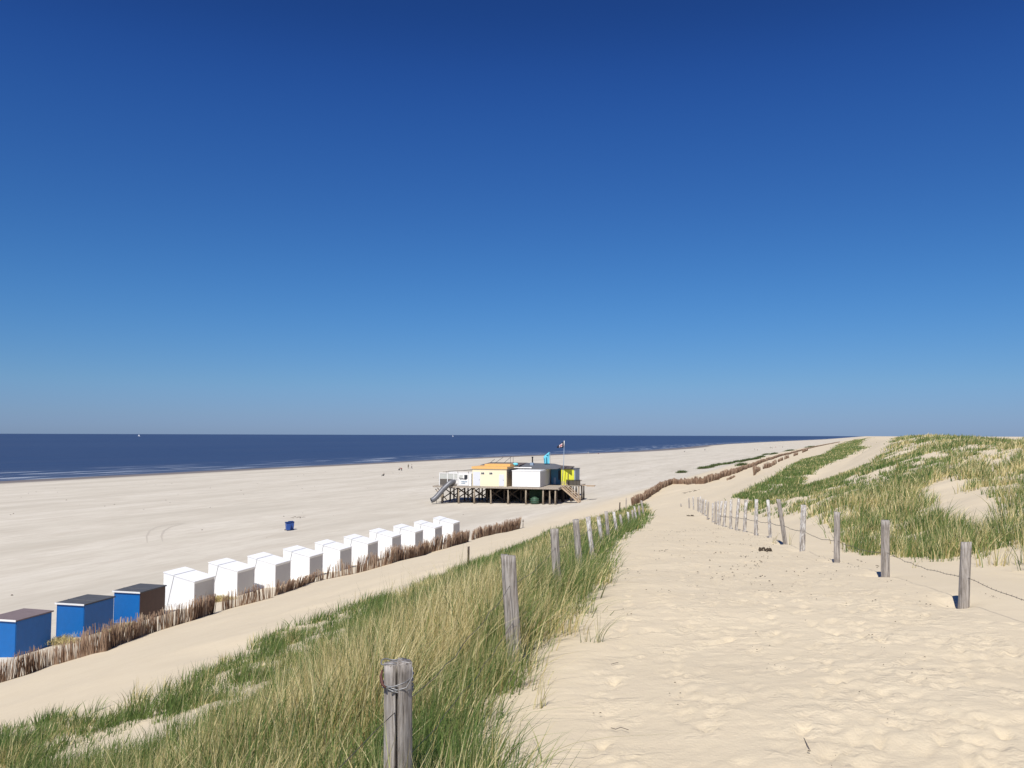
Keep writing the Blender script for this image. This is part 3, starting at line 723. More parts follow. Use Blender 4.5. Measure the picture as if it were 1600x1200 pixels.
def wire(pts_list, frac, label, th, seed, barbs=False, cat='fence wire'):
    rr = random.Random(seed); b = MB()
    for (P, h, lx), (Q, g, mx) in zip(pts_list[:-1], pts_list[1:]):
        a = P+Vector((lx*frac, -.05, h*frac)); c = Q+Vector((mx*frac, -.05, g*frac)); n = 14
        L = (c-a).length; pts = []
        for k in range(n+1):
            t = k/n; p = a.lerp(c, t); p.z -= .016*L*4*t*(1-t)*rr.uniform(.85, 1.15); w_ = math.sin(math.pi*t)
            p.z += rr.uniform(-.012, .012)*w_; p.x += rr.uniform(-.012, .012)*w_
            gz = float(HX(p.x, p.y)); p.z = max(p.z, gz+.02)
            pts.append(p)
        b.tube(pts, th*max(1, a.y/12), 4, 0)
        if barbs and a.y < 24:
            for k in range(int(L/.12)):
                t = (k+.5)/int(L/.12); i = min(n-1, int(t*n)); p = pts[i].lerp(pts[i+1], t*n-i)
                b.bar(p+Vector((0, 0, -.012)), p+Vector((.006, 0, .014)), .002)
    o = b.build('fence_wire', M_WIRE, None, True); tag(o, label, cat, 'wires strung between the path posts')
wire(right_pts[:13], .42, 'thin rusty wire low along the right row of posts', .0032, 1, True)
wire(left_pts[:9], .74, 'upper thin wire along the left row of posts above the grass', .0024, 3)
wire(left_pts[:9], .40, 'lower thin wire along the left row of posts in the grass', .0024, 4)

def lone_post(px, by, ty, label, r=.05, m=None, head=False, Y=None):
    P = ground(px, by); T = at_depth(px+.5, ty, P.y); h = T.z-P.z
    b = post_mesh(h, r, m or M_POST, (T.x-P.x, 0), int(px), n=10, lv=6)
    if head: b.box(-.12+T.x-P.x, .10+T.x-P.x, -.07, -.055, h-.32, h-.05)
    o = b.build('wooden_post', m or M_POST, None, True); o.location = P
    tag(o, label, 'post', 'lone posts on the lower slope')
lone_post(731.5, 885, 854, 'thin dark post standing alone on the sand below the left grass', .055, M_PILED, False)
lone_post(817, 825, 811, 'slim post with a small plate just past the end of the hut fence', .05, M_POST, True)
lone_post(968, 801, 785, 'slender brown stake behind the left grass before the long brush fence', .06, M_PILED)
lone_post(978, 797, 778, 'pale slender stake closest to the long brush fence start', .05)

# ------------------------------------------------------------------ brushwood fences
def brush(path, hts, label, seed, per_m=26, thick=.011, lean=0.0, gap=.16, name='brushwood_fence', group='brushwood fence sections in front of the beach huts', cat='brushwood fence', drop=0.0):
    rr = np.random.default_rng(seed)
    P = [ground(*q) for q in path]
    pts = np.array([tuple(p) for p in P]); seg = np.linalg.norm(np.diff(pts[:, :2], axis=0), axis=1); cum = np.r_[0, np.cumsum(seg)]
    d = np.linalg.norm(pts[:, :2], axis=1); n = 0; s = []
    for i in range(len(seg)):
        dm = (d[i]+d[i+1])/2; k = max(3, int(seg[i]*per_m*min(1, 60/dm)*(1+drop))); s.append(cum[i]+rr.random(k)*seg[i])
    s = np.concatenate(s)
    # bundles
    cl = np.sin(s*9+3*np.sin(s*2.3))+rr.normal(0, .3, len(s)); s = s[cl > -1.35+gap*2]
    s = np.round(s/.16)*.16+rr.normal(0, .05, len(s))*1.0
    s = np.clip(s, 0, cum[-1])
    x = np.interp(s, cum, pts[:, 0]); y = np.interp(s, cum, pts[:, 1]); ht = np.interp(s, cum, hts)
    perp = rr.normal(0, .05, len(s)); dd = np.sqrt(x*x+y*y)
    x += perp*.9; y += -perp*.35; z = HX(x, y)
    bn = vnoise(s*1.7+seed, s*0+seed)        # per-bundle height/lean
    bl = vnoise(s*1.1+seed*3, s*0+9)-.5
    h = ht*(0.86+.4*bn)*rr.uniform(.72, 1.12, len(s))
    w = np.maximum(thick, dd*.00038)*rr.uniform(.7, 1.5, len(s))
    tx = (lean+bl*.35+rr.normal(0, .07, len(s)))*h; ty = rr.normal(0, .05, len(s))*h
    N = len(s); V = []
    for t, k in ((0, 1), (.55, .85), (1, .45)):
        cx = x+tx*t+rr.normal(0, .008, N); cy = y+ty*t; cz = z-.12+(h+.12)*t
        for a in (0, 2.094, 4.189): V.append(np.stack([cx+np.cos(a)*w*k, cy+np.sin(a)*w*k, cz], -1))
    V = np.stack(V, 1).reshape(-1, 3); b = (np.arange(N)*9)[:, None]; q = []
    for lv in (0, 3):
        for a in range(3): q.append(b+np.array([[lv+a, lv+(a+1) % 3, lv+3+(a+1) % 3, lv+3+a]]))
    tri = b+np.array([[6, 7, 8]])
    rnd = np.clip(rr.random(N)*.6+.55*vnoise(s*2.1+5, s*0)-.05, 0, 1)
    o = np_mesh(name, V, [np.concatenate(q), tri], [M_BRUSH], {'rnd': np.repeat(rnd, 9)}, True)
    tag(o, label, cat, group)
    return o
brush([(-150,1112),(-60,1086),(0,1067.5),(41,1055),(77,1041),(124,1028),(165,1018),(220,995),(240,988),(303,969),(333,958.5)], [1.15,1.15,1.12,1.0,.95,1.0,1.05,.95,.9,1.05,1.1],
      'longest, nearest brushwood fence section, before the blue huts and running off the left edge', 1, 50)
brush([(346,955),(362.6,949.9),(395,942),(425,934)], [.75,.95,1.0,1.0], 'brushwood fence section in front of the second white hut, after the first gap', 2, 34)
brush([(428,931.5),(460,921),(489.5,909)], [.85,.7,.6], 'low slumped brushwood fence section in front of the third and fourth white huts', 3, 34, lean=.3)
brush([(493,909),(505,906)], [.8,.8], 'tiny sparse brushwood fence piece between two gaps', 4, 16)
brush([(510,905),(530,901),(552,897)], [.9,1.1,1.15], 'short tall brushwood fence section in front of the fifth white hut', 5, 38)
brush([(555,896.5),(610,881),(670,864),(700,856),(731,846.6)], [1.15,1.15,1.15,1.15,1.15], 'straight dense brushwood fence section before the farthest white huts', 6, 38, drop=.6)
brush([(737,844),(750,840),(775,834),(812,826)], [.9,1.1,1.15,1.3], 'reddish brushwood fence section past the last hut, ending at a lone post', 7, 38, drop=.6)
brush([(988,790.5),(1005,782.6),(1015,776),(1027.5,768),(1039,761),(1050,756.5),(1070,756.4),(1088,756.7),(1100,756),(1110,753),(1140,743),(1159,735.6),(1190,723),(1221,712.5),(1240,708),(1262,701.5),(1287,695.8),(1312,691)],
      [1.1,1.1,1.05,1.0,.85,.85,.9,.95,1.0,1.05,.95,.85,.8,.7,.65,.6,.6,.6], 'very long reddish brown brushwood fence winding away along the beach', 8, 60, gap=-.2, drop=1.2, group=None)
k = 0
for pts, h, lab in [([(1097.5,742.5),(1105,745)],0,None)]: pass
REM = [([(1135,752),(1143,748),(1148,745)], [.4,.5,.4], 'lowest grey remnant of brushwood on the sand, nearest of the broken pieces'),
       ([(1178,743),(1181,739),(1187,735)], [1.9,1.3,.8], 'tall brown broken brushwood stump beside the long fence'),
       ([(1192,733),(1200,731),(1205,729)], [1.1,1.4,.9], 'brushwood remnant just past the tall brown stump'),
       ([(1206,728),(1213,724)], [1.0,1.2], 'brushwood remnant halfway along the broken row'),
       ([(1216,722),(1223,719)], [1.5,1.8], 'pale sparse brushwood remnant in the broken row'),
       ([(1226,718),(1233,715.5)], [2.0,2.2], 'bushy brushwood remnant in the farther half of the broken row'),
       ([(1240,713),(1246,711)], [1.8,2.0], 'second farthest brushwood remnant of the broken row'),
       ([(1254,707.5),(1262,704)], [2.2,2.6], 'farthest brushwood remnant of the broken row')]
for i, (p, h, lab) in enumerate(REM):
    brush(p, [q*(.75 if i < 4 else .45) for q in h], lab, 30+i, 17, gap=0.0, name='brushwood_remnant', group='broken brushwood remnants beyond the long fence', cat='brushwood remnant', drop=.5)

# straw heaps at the hut feet
def heap(px, py, w, label, seed):
    P = ground(px, py); N = 900; r_ = np.random.default_rng(seed)
    root = np.zeros((N, 3)); root[:, 0] = P.x+r_.normal(0, w*.35, N); root[:, 1] = P.y+r_.normal(0, .35, N)
    root[:, 2] = HX(root[:, 0], root[:, 1])+r_.uniform(0, .35, N)*np.exp(-((root[:, 0]-P.x)/(w*.5))**2)
    lean = r_.normal(0, 1.0, (N, 2))
    o = blades('straw_heap', root, r_.uniform(.15, .35, N), np.full(N, .03), lean, np.ones(N), r_.random(N)*.8, label, 'straw heap', kind=None, segs=2)
    o['group'] = 'yellow straw heaps at the hut feet'
heap(95, 1006, 1.6, 'yellow straw heap between the first and second blue hut', 1)
heap(196, 985, 1.6, 'yellow straw heap between the second and third blue hut', 2)
heap(341, 940, 1.4, 'yellow straw heap between the first and second white hut', 3)

# ------------------------------------------------------------------ beach huts
HROT = math.atan2(-.24, .97)
def blue_hut(px, py, label, roofm, backm, h=2.1):
    P = at_height(px, py, -12+h); Y = P.y
    root = empty('beach_hut', (P.x, P.y, -12.0), HROT, label=label, cat='beach hut', group='blue beach huts in a row behind the brushwood fence')
    w, d = 1.86, 2.5
    b = MB(); b.box(-w, 0, 0, d, .10, h-.06); b.build('wall', M_BLUE, root)
    if backm is not M_BLUE:
        b = MB(); b.box(.003, .028, 0.01, d-.01, .12, h-.065); o = b.build('back_panel', backm, root)
    else:
        b = MB(); b.box(.003, .02, 0.02, d-.02, .12, h-.10); b.build('back_panel', M_BLUE, root)
    b = MB(); b.hexa([(-w-.09,-.07,h-.06),(.07,-.07,h-.06),(.07,d+.08,h-.05),(-w-.09,d+.08,h-.05),(-w-.09,-.07,h+.02),(.07,-.07,h),(.07,d+.08,h+.02),(-w-.09,d+.08,h+.04)])
    rf = b.build('roof', roofm, root)
    b = MB(); b.box(-w-.09, .07, -.095, -.073, h-.075, h+.025); b.build('fascia', M_TRIMW, rf)
    if roofm is M_ROOFD:
        b = MB(); b.bar((-w-.07, d*.38, h+.040), (.06, d*.38, h+.022), .05, .02); b.build('roof_seam', M_GREYROOF, rf)
    b = MB(); b.box(-w+.05, -.05, .05, d-.05, -.15, .098); b.build('base', M_BASE, root)
    b = MB(); b.box(-w-.02, -w-.003, .35, 1.15, .2, h-.2); b.build('door', M_BLUE, root)
    for cx in (-w, -.04):
        b = MB(); b.box(cx, cx+.04, -.015, -.002, .12, h-.08); b.build('corner_trim', M_BLUE, root)
    return root
blue_hut(25, 969.2, 'blue beach hut with faded mauve roof, cut by the left edge of the photo', M_ROOFP, M_BLUE)
blue_hut(131.5, 944.3, 'blue beach hut with dark roof and blue back wall, middle of the three blue ones', M_ROOFD, M_BLUE)
blue_hut(218.7, 925.3, 'blue beach hut with dark brown back wall, next to the white huts', M_ROOFD, M_BROWN)

def white_hut(first=True):
    root = empty('beach_hut', (0, 0, 0), HROT)
    L, D = 2.32, 2.38; hs, hi = 2.64, 2.13
    zt = lambda s: hi+(hs-hi)*s/L      # s measured seaward (local -x)
    # body: inland part, slanted seaward edge
    a, c = 1.50, 2.06
    p = MB(); p.hexa([(-c,0,.0),(0,0,.0),(0,D,.0),(-c,D,.0),(-a,0,zt(a)-.05),(0,0,hi-.05),(0,D,hi-.05),(-a,D,zt(a)-.05)])
    p.build('wall', M_WHITE, root)
    g = MB(); g.hexa([(-c-.015,.03,.0),(-c,.03,.0),(-c,D-.03,.0),(-c-.015,D-.03,.0),(-a-.015,.03,zt(a)-.06),(-a,.03,zt(a)-.06),(-a,D-.03,zt(a)-.06),(-a-.015,D-.03,zt(a)-.06)])
    g.build('seam_gap', M_SEAM, root)
    f = MB(); a2, c2 = a+.035, c+.035
    f.hexa([(-L,0,0),(-c2,0,0),(-c2,D,0),(-L,D,0),(-L,0,hs-.03),(-a2,0,zt(a2)-.02),(-a2,D,zt(a2)-.02),(-L,D,hs-.03)])
    sh = f.build('front_shell', M_WHITE, root)
    f = MB(); f.hexa([(-L-.03,-.03,hs-.03),(-a2+.01,-.03,zt(a2)-.03),(-a2+.01,D+.03,zt(a2)-.03),(-L-.03,D+.03,hs-.03),(-L-.03,-.03,hs+.02),(-a2+.01,-.03,zt(a2)+.02),(-a2+.01,D+.03,zt(a2)+.02),(-L-.03,D+.03,hs+.02)])
    f.build('front_roof', M_WHITE, sh)
    r = MB(); r.hexa([(-a,-.03,zt(a)-.05),(.10,-.03,hi-.07),(.10,D+.03,hi-.07),(-a,D+.03,zt(a)-.05),(-a,-.03,zt(a)),(.10,-.03,hi-.02),(.10,D+.03,hi-.02),(-a,D+.03,zt(a))])
    r.build('roof', M_WHITE, root)
    b = MB(); b.box(.002, .05, 0, .08, 0, hi-.08); b.box(.002, .05, D-.08, D, 0, hi-.08); b.box(.002, .05, .08, D-.08, hi-.19, hi-.08)
    b.build('back_trim', M_WHITE, root)
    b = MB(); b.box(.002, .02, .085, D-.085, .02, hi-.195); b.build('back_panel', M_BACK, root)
    return root
def copy_tree(o, parent=None):
    c = o.copy(); COL.objects.link(c); c.parent = parent
    for ch in [x for x in bpy.data.objects if x.parent == o]: copy_tree(ch, c)
    return c
HW = [(302.7,908.2),(370,892),(429.5,881.4),(483,869.4),(530.6,858.6),(574,849),(612,838.5),(648,831),(679,824.4),(707.7,817.5)]
HL = ['first white beach hut, the largest in view, right beside the brown backed blue hut', 'second white beach hut counting from the blue ones', 'third white beach hut counting from the blue ones',
      'fourth white beach hut counting from the blue ones', 'fifth white beach hut counting from the blue ones', 'sixth white beach hut, fifth from the far end', 'fourth white beach hut from the far end of the row',
      'third white beach hut from the far end of the row', 'white beach hut next to the last one at the far end', 'last white beach hut at the far end of the row']
proto = white_hut()
for i, (px, py) in enumerate(HW):
    o = proto if i == 0 else copy_tree(proto)
    P = at_height(px, py, -12+2.13); o.location = (P.x, P.y, -12.0)
    tag(o, HL[i], 'beach hut', 'white beach huts with slanted front shells in a row')
print('huts', [tuple(round(x, 1) for x in o.location) for o in bpy.data.objects if o.name.startswith('beach_hut')])

# ------------------------------------------------------------------ pavilion on stilts
OX, OY, OZ = 4.94, 150.5, -12.0
O = Vector((OX, OY, OZ)); DK = 2.9
gl = lambda x, y: float(HX(OX+.97*x+.24*y, OY-.24*x+.97*y))-OZ   # local ground height
def pav(name, label, cat, **k): return empty(name, O, HROT, label=label, cat=cat, **k)
dk = pav('beach_deck', 'large wooden platform on stilts carrying the beach pavilion cabins', 'deck')
b = MB()
b.box(-19.6, 3.3, -.35, 13.0, DK-.14, DK); b.box(3.304, 5.9, 7.2, 13.5, DK-.14, DK); b.box(-14.5, 3.0, 13.004, 27, DK-.14, DK-.002); b.build('deck_floor', M_DECK, dk)
b = MB(); b.box(-19.6, 3.3, -.42, -.354, DK-.30, DK-.005); b.build('front_beam', M_DECK, dk)
b = MB(); b.box(3.304, 3.37, -.35, 7.19, DK-.42, DK-.01); b.build('side_beam', M_DECK, dk)
b = MB()
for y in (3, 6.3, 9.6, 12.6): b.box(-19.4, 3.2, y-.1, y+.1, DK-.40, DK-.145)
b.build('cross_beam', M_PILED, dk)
def pile(x, y, m, r=.16, top=DK-.145):
    q = MB(); g = gl(x, y)-.4
    q.tube([(x+random.uniform(-.04, .04), y, g), (x, y, (g+top)/2), (x, y, top)], [r*1.06, r, r*.96], 10); q.build('pile', m, dk, True)
for x in (-17.9, -14.8, -11.9, -8.86, -5.7, -2.5, .58, 1.75, 2.75): pile(x, -.12, M_PILE)
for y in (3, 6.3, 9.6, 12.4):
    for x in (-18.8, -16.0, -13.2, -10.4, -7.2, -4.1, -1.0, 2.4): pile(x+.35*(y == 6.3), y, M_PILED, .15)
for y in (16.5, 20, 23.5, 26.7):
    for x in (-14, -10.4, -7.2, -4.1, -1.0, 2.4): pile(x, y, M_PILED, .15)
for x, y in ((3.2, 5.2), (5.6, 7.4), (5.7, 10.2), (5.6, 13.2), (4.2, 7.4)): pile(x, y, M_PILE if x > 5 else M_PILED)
for y in (3.15, 9.75):
    for x in (-18.8, -16.0, -13.2, -10.4, -7.2, -4.1, -1.0):
        for s in (0, 1):
            b = MB(); x2 = x+2.8; p = (x, y+.16*s, .5 if s else DK-.5); q = (x2, y+.16*s, DK-.5 if s else .5); b.bar(p, q, .07, .18); b.build('brace', M_PILED, dk)
for (p, q) in (((-18.8, -.1, 2.5), (-17.0, -.1, .3)), ((-17.9, .0, .5), (-19.2, 0, 2.3))):
    b = MB(); b.bar(p, q, .07, .16); b.build('brace', M_PILE, dk)
b = MB(); b.box(5.95, 8.3, 9.0, 9.9, DK-.12, DK-.02); b.box(6.9, 8.3, 8.2, 8.96, DK-.2, DK-.10); b.build('gangplank', M_STAIR, dk)
b = MB()
for x in np.arange(3.35, 5.9, .62): b.box(x-.035, x+.035, 7.2, 7.27, DK, DK+1.05)
b.box(3.3, 5.9, 7.15, 7.195, DK+1.0, DK+1.06); b.build('railing', M_PILED, dk)
b = MB(); b.box(3.3, 5.9, 7.28, 7.30, DK+.05, DK+.95); b.build('railing_mesh', M_MESH, dk)

us_ = pav('under_deck_shade_sheet', 'black sheet added under the deck to stand in for its deep shade', 'shade sheet')  # added black sheets, stand in for the deep shade below the deck
b = MB(); b.box(-12.9, 2.9, 12.9, 12.95, -.2, 2.25); b.build('shade_sheet', M_BLACK, us_)
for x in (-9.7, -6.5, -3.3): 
    b = MB(); b.box(x-1.2, x+1.2, 12.92, 12.94, 2.26, 2.72); b.build('shade_sheet_top', M_BLACK, us_)

# white container cabin
wc = pav('white_cabin', 'white windowless box cabin at the front right of the deck', 'cabin')
b = MB(); b.hexa([(-5.0,.0,DK+.06),(0,0,DK+.0601),(0,10.2,DK+.06),(-5.0,10.2,DK+.06),(-5.0,0,DK+2.75),(0,0,DK+2.72),(0,10.2,DK+2.72),(-5.0,10.2,DK+2.75)]); b.build('wall', M_WHITE, wc)
b = MB(); b.box(-5.06, .06, -.05, 10.25, DK+2.76, DK+2.90); b.build('roof', M_WHITE, wc)
for x in (-5.0, -2.53, -.09):
    b = MB(); b.box(x, x+.09, -.03, -.003, DK+.1, DK+2.72); b.build('corner_trim', M_TRIMW, wc)
b = MB(); b.box(-4.95, -.05, 0.05, 10.1, DK+.003, DK+.055); b.build('skid_beam', M_BROWNROOF, wc)
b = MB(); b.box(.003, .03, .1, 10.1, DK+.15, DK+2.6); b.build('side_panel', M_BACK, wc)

# cream cabin
cc = pav('cream_cabin', 'cream yellow cabin with orange roof edge, two pale doors and two tiny windows', 'cabin')
X0, X1 = -12.3, -6.03
b = MB(); b.box(X0, X1, 0, 6.5, DK+.02, DK+3.1); b.build('wall', M_CREAM, cc)
b = MB(); b.box(X0-.12, X1+.15, -.18, 6.6, DK+3.104, DK+3.5); rf = b.build('roof', M_ORANGE, cc)
b = MB(); b.box(X0+1.4, X1-.1, 3.0, 6.4, DK+3.504, DK+3.85); b.build('raised_roof_edge', M_ORANGE, rf)
for a, c in ((X0+.15, X0+1.45), (X1-1.35, X1-.42)):
    b = MB(); b.box(a, c, -.03, -.004, DK+.1, DK+2.55 if a < -10 else DK+2.15); d_ = b.build('door', M_PALEDOOR, cc)
    b = MB(); b.box(c-.2, c-.12, -.07, -.032, DK+1.1, DK+1.2); b.build('handle', M_BLACK, d_)
for a in (X0+1.65, X0+3.15):
    b = MB(); b.box(a-.05, a+.57, -.035, -.005, DK+2.12, DK+2.5); w_ = b.build('window', M_TRIMW, cc)
    b = MB(); b.box(a, a+.24, -.05, -.037, DK+2.16, DK+2.46); b.box(a+.28, a+.52, -.05, -.037, DK+2.16, DK+2.46); b.build('pane', M_DARKWIN, w_)
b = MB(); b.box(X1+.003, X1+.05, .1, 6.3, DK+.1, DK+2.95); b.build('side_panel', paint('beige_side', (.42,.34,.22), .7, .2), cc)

# main hall with grey roofs
mh = pav('pavilion_hall', 'low main hall with dark grey roofs rising behind the cabins', 'pavilion')
b = MB(); b.box(-12.2, -.4, 7.0, 12.8, DK+.02, DK+3.0); b.build('wall', M_BLUEGREY, mh)
b = MB(); b.hexa([(-12.6,5.2,DK+3.25),(-5.2,5.2,DK+3.25),(-5.2,13.2,DK+3.25),(-12.6,13.2,DK+3.25),(-12.6,6.2,DK+3.55),(-5.2,6.2,DK+3.55),(-5.2,13.2,DK+3.85),(-12.6,13.2,DK+3.85)]); b.build('roof', M_BROWNROOF, mh)
b = MB(); b.hexa([(-5.1,5.0,DK+3.0),(2.0,5.0,DK+3.0),(2.0,13.2,DK+3.25),(-5.1,13.2,DK+3.25),(-5.1,5.0,DK+3.2),(2.0,5.0,DK+3.1),(.2,12.2,DK+3.75),(-5.1,12.2,DK+3.85)]); b.build('roof', M_GREYROOF, mh)
b = MB(); b.box(-5.9, -2.6, 4.85, 4.98, DK+3.12, DK+3.3); b.build('roof_trim', M_TRIMW, mh)
b = MB(); b.hexa([(-1.6,10.3,DK+2.95),(4.2,7.3,DK+3.0),(4.2,11,DK+3.2),(-1.6,13,DK+3.3),(-1.6,10.3,DK+3.1),(4.2,7.3,DK+3.1),(4.2,11,DK+3.35),(-1.6,13,DK+3.6)]); b.build('canopy_roof', M_BROWNROOF, mh)
b = MB(); b.box(-3.75, -3.15, 8.7, 9.3, DK+3.3, DK+4.0); ch = b.build('chimney', M_BLUEGREY, mh)
b = MB(); b.tube([(-3.35, 9, DK+4.0), (-3.35, 9, DK+4.9)], .12, 8); b.tube([(-3.35, 9, DK+4.9), (-3.35, 9, DK+5.1)], .17, 8); b.build('chimney_pipe', M_BLACK, ch)
b = MB(); b.tube([(-1.4, 11.5, DK+3.6), (-1.4, 11.5, DK+4.25)], .13, 8); b.build('vent_pipe', M_BLACK, mh)
b = MB()
for x in (-7.3, -6.8): b.tube([(x, 8, DK+3.4), (x, 8, DK+5.1)], .035, 5)
b.tube([(-10.6, 8, DK+3.7), (-9.0, 9, DK+4.9)], .04, 5); b.tube([(-8.6, 8, DK+3.9), (-7.4, 9, DK+5.1)], .04, 5); b.tube([(-11.4, 8, DK+3.75), (-10.6, 9, DK+4.6)], .04, 5)
b.build('aerial', M_SEAM, mh)
b = MB()
for j in range(7):
    a = math.pi*j/6; pass
n_ = 12; base = []
for j in range(7):
    th = math.pi*j/6; r_ = .5*math.sin(th); z_ = .42*math.cos(th)
    for k in range(n_): b.v.append((-5.9+r_*math.cos(math.tau*k/n_)*1.1, 6.0+r_*math.sin(math.tau*k/n_)*.6, DK+3.75+z_*.7))
for j in range(6):
    for k in range(n_): b.f.append((j*n_+k, (j+1)*n_+k, (j+1)*n_+(k+1) % n_, j*n_+(k+1) % n_)); b.m.append(0)
o = b.build('dinghy', M_CYAN, None, True); o.location = O; o.rotation_euler = (0, 0, HROT)
tag(o, 'small turquoise rounded boat lying upside down on the pavilion roof', 'boat')

# teal and yellow cabins
tl = pav('blue_cabin', 'dark teal blue cabin wall between white box and yellow cabin', 'cabin')
b = MB(); b.box(-.2+.4, 1.9, 8.9, 12.0, DK+.02, DK+2.9); b.build('wall', M_TEAL, tl)
b = MB(); b.box(1.55, 1.86, 8.86, 8.897, DK+.9, DK+2.6); b.build('doorway', M_BLACK, tl)
b = MB(); b.box(.7, 1.1, 8.87, 8.897, DK+.1, DK+1.3); b.build('door', M_BLUEGREY, tl)
yc = pav('yellow_cabin', 'bright yellow cabin with grey blue side wall at the right end of the deck', 'cabin')
b = MB(); b.box(2.2, 4.6, 8.3, 8.35, DK+.02, DK+2.85); b.build('front_wall', M_YELLOW, yc)
b = MB(); b.box(2.2, 4.8, 8.354, 13.2, DK+.02, DK+2.85); b.build('side_wall', M_BLUEGREY, yc)
b = MB(); b.box(2.1, 4.9, 8.2, 13.3, DK+2.854, DK+2.98); rf = b.build('roof', M_GREYROOF, yc)
b = MB()
for x, y in ((2.9, 9), (3.4, 9.2), (4.0, 10)): b.tube([(x, y, DK+2.98), (x, y, DK+3.25)], .12, 8)
b.build('roof_vent', M_BLACK, rf)
b = MB(); b.box(3.45, 3.6, 8.26, 8.297, DK+1.5, DK+1.72); b.build('hatch', M_GREYPANEL, yc)
b = MB(); b.tube([(3.75, 6.9, DK-.1), (3.75, 6.9, DK+2.2)], .09, 8); o = b.build('wooden_post', M_PILED, None, True); o.location = O; o.rotation_euler = (0, 0, HROT)
tag(o, 'dark upright post standing in front of the yellow cabin', 'post')

# terrace screens
tsx = pav('terrace_screen', 'white framed terrace windbreak with dark lower panel and glass beside the slide', 'windbreak')
b = MB()
for x in (-18.4, -16.9, -15.7, -14.95): b.box(x-.07, x+.07, -.2, -.08, DK+.02, DK+2.2)
b.box(-18.47, -14.88, -.22, -.06, DK+2.204, DK+2.33); b.build('frame', M_TRIMW, tsx)
b = MB(); b.box(-18.32, -15.05, -.15, -.12, DK+1.25, DK+2.15); b.build('glass', M_GLASS, tsx)
b = MB(); b.box(-18.3, -15.78, -.19, -.155, DK+.15, DK+1.22); b.build('lower_panel', M_GREYPANEL, tsx)
sg = pav('sign_panel', 'white board with dark pictures and two lines of blue lettering on the deck edge', 'sign')
b = MB(); b.box(-14.85, -12.95, -.2, -.06, DK+.08, DK+2.25); b.build('board', M_TRIMW, sg)
b = MB(); b.box(-14.65, -14.05, -.225, -.203, DK+1.42, DK+1.95); b.build('picture', M_GLASS, sg)
b = MB(); b.box(-13.75, -13.15, -.225, -.203, DK+1.30, DK+1.98); b.build('picture', M_DARKWIN, sg)
b = MB()
pp = [(-14.65,1.5),(-14.5,1.25),(-14.1,1.3),(-13.7,1.25),(-13.4,1.2),(-13.3,1.35)]
for (a, c), (e, f_) in zip(pp[:-1], pp[1:]): b.bar((a, -.23, DK+c), (e, -.23, DK+f_), .02, .13)
b.build('picture_garland', M_BLACK, sg)
b = MB(); rr = random.Random(3); x = -14.3
while x < -13.25:
    w_ = rr.uniform(.05, .1); b.box(x, x+w_, -.22, -.203, DK+.70, DK+.70+rr.choice((.13, .2, .16))); x += w_+.03
x = -14.3
while x < -13.6:
    w_ = rr.uniform(.05, .1); b.box(x, x+w_, -.22, -.203, DK+.42, DK+.42+rr.choice((.12, .18, .15))); x += w_+.03
b.build('lettering', M_PRINTB, sg)
wl = pav('white_screen_wall', 'plain white board wall joining the sign panel to the cream cabin', 'screen wall')
b = MB(); b.box(-12.9, -12.44, -.16, 1.0, DK+.02, DK+2.2); b.box(-12.92, -12.88, -.18, -.163, DK+.05, DK+2.2); b.build('wall', M_TRIMW, wl)
b = MB(); b.box(-18.3, -12.6, 4.9, 5.0, DK+.1, DK+2.3); b.build('back_wall', M_TRIMW, wl)
pg = pav('pergola', 'thin dark pergola poles above the white terrace screens', 'pergola')
for x in (-17.6, -15.4, -13.4):
    b = MB(); b.bar((x, 1.2, DK), (x, 1.2, DK+2.5), .07); b.build('pole', M_GREYPANEL, pg)
b = MB()
b.bar((-18.2, 1.2, DK+2.4), (-12.6, 1.4, DK+2.9), .06); b.bar((-18.0, 3.6, DK+2.45), (-12.6, 3.6, DK+2.75), .06)
for x in (-17.4, -16.5, -15.4, -14.2, -13.2): b.bar((x, 1.2, DK+2.45+(x+18)*.08), (x+.9, 3.6, DK+2.5+(x+18)*.05), .05)
b.bar((-17.0, 0, DK+2.35), (-16.2, 0, DK+1.3), .05)
b.build('rafter', M_GREYPANEL, pg)

# tube slide
sd = pav('tube_slide', 'grey metal tube slide running down from the terrace to the sand', 'slide')
b = MB(); path = [(-15.75, .1, DK+.72), (-16.0, -.45, DK+.75), (-16.35, -.75, DK+.45), (-17.3, -1.35, 2.35), (-18.3, -2.0, 1.0), (-18.75, -2.35, .55), (-19.1, -2.6, .42)]
n = 16
def ring_tube(path, r, n, b, inner=False):
    s0 = len(b.v); b.tube(path, r, n, 0, cap=False)
    if inner: b.f[-(len(path)-1)*n:] = [f[::-1] for f in b.f[-(len(path)-1)*n:]]
ring_tube(path, .46, n, b); ring_tube(path, .42, n, b, True)
tb = b.build('tube', M_STEEL, sd, True)
b = MB()
for p, q in zip(path[1:-1], path[2:]):
    d = (Vector(q)-Vector(p)).normalized()*.04; p = Vector(p); b.tube([p-d, p+d], .49, n, 0)
fl = MB()
for i in (3, 4):
    p = Vector(path[i]); d = (Vector(path[i+1])-Vector(path[i-1])).normalized()*.035
    ring_tube([p-d, p+d], .50, n, fl)
fl.build('flange', M_STEEL, tb, True)
b = MB(); b.tube([(-18.3, -2.0, .7), (-18.3, -2.0, gl(-18.3, -2)-.3)], .05, 8); b.build('support_leg', M_STEEL, sd)
b = MB(); b.box(-16.5, -15.4, -.34, -.24, DK-.45, DK+.9); b.build('entry_board', M_GREYPANEL, sd)

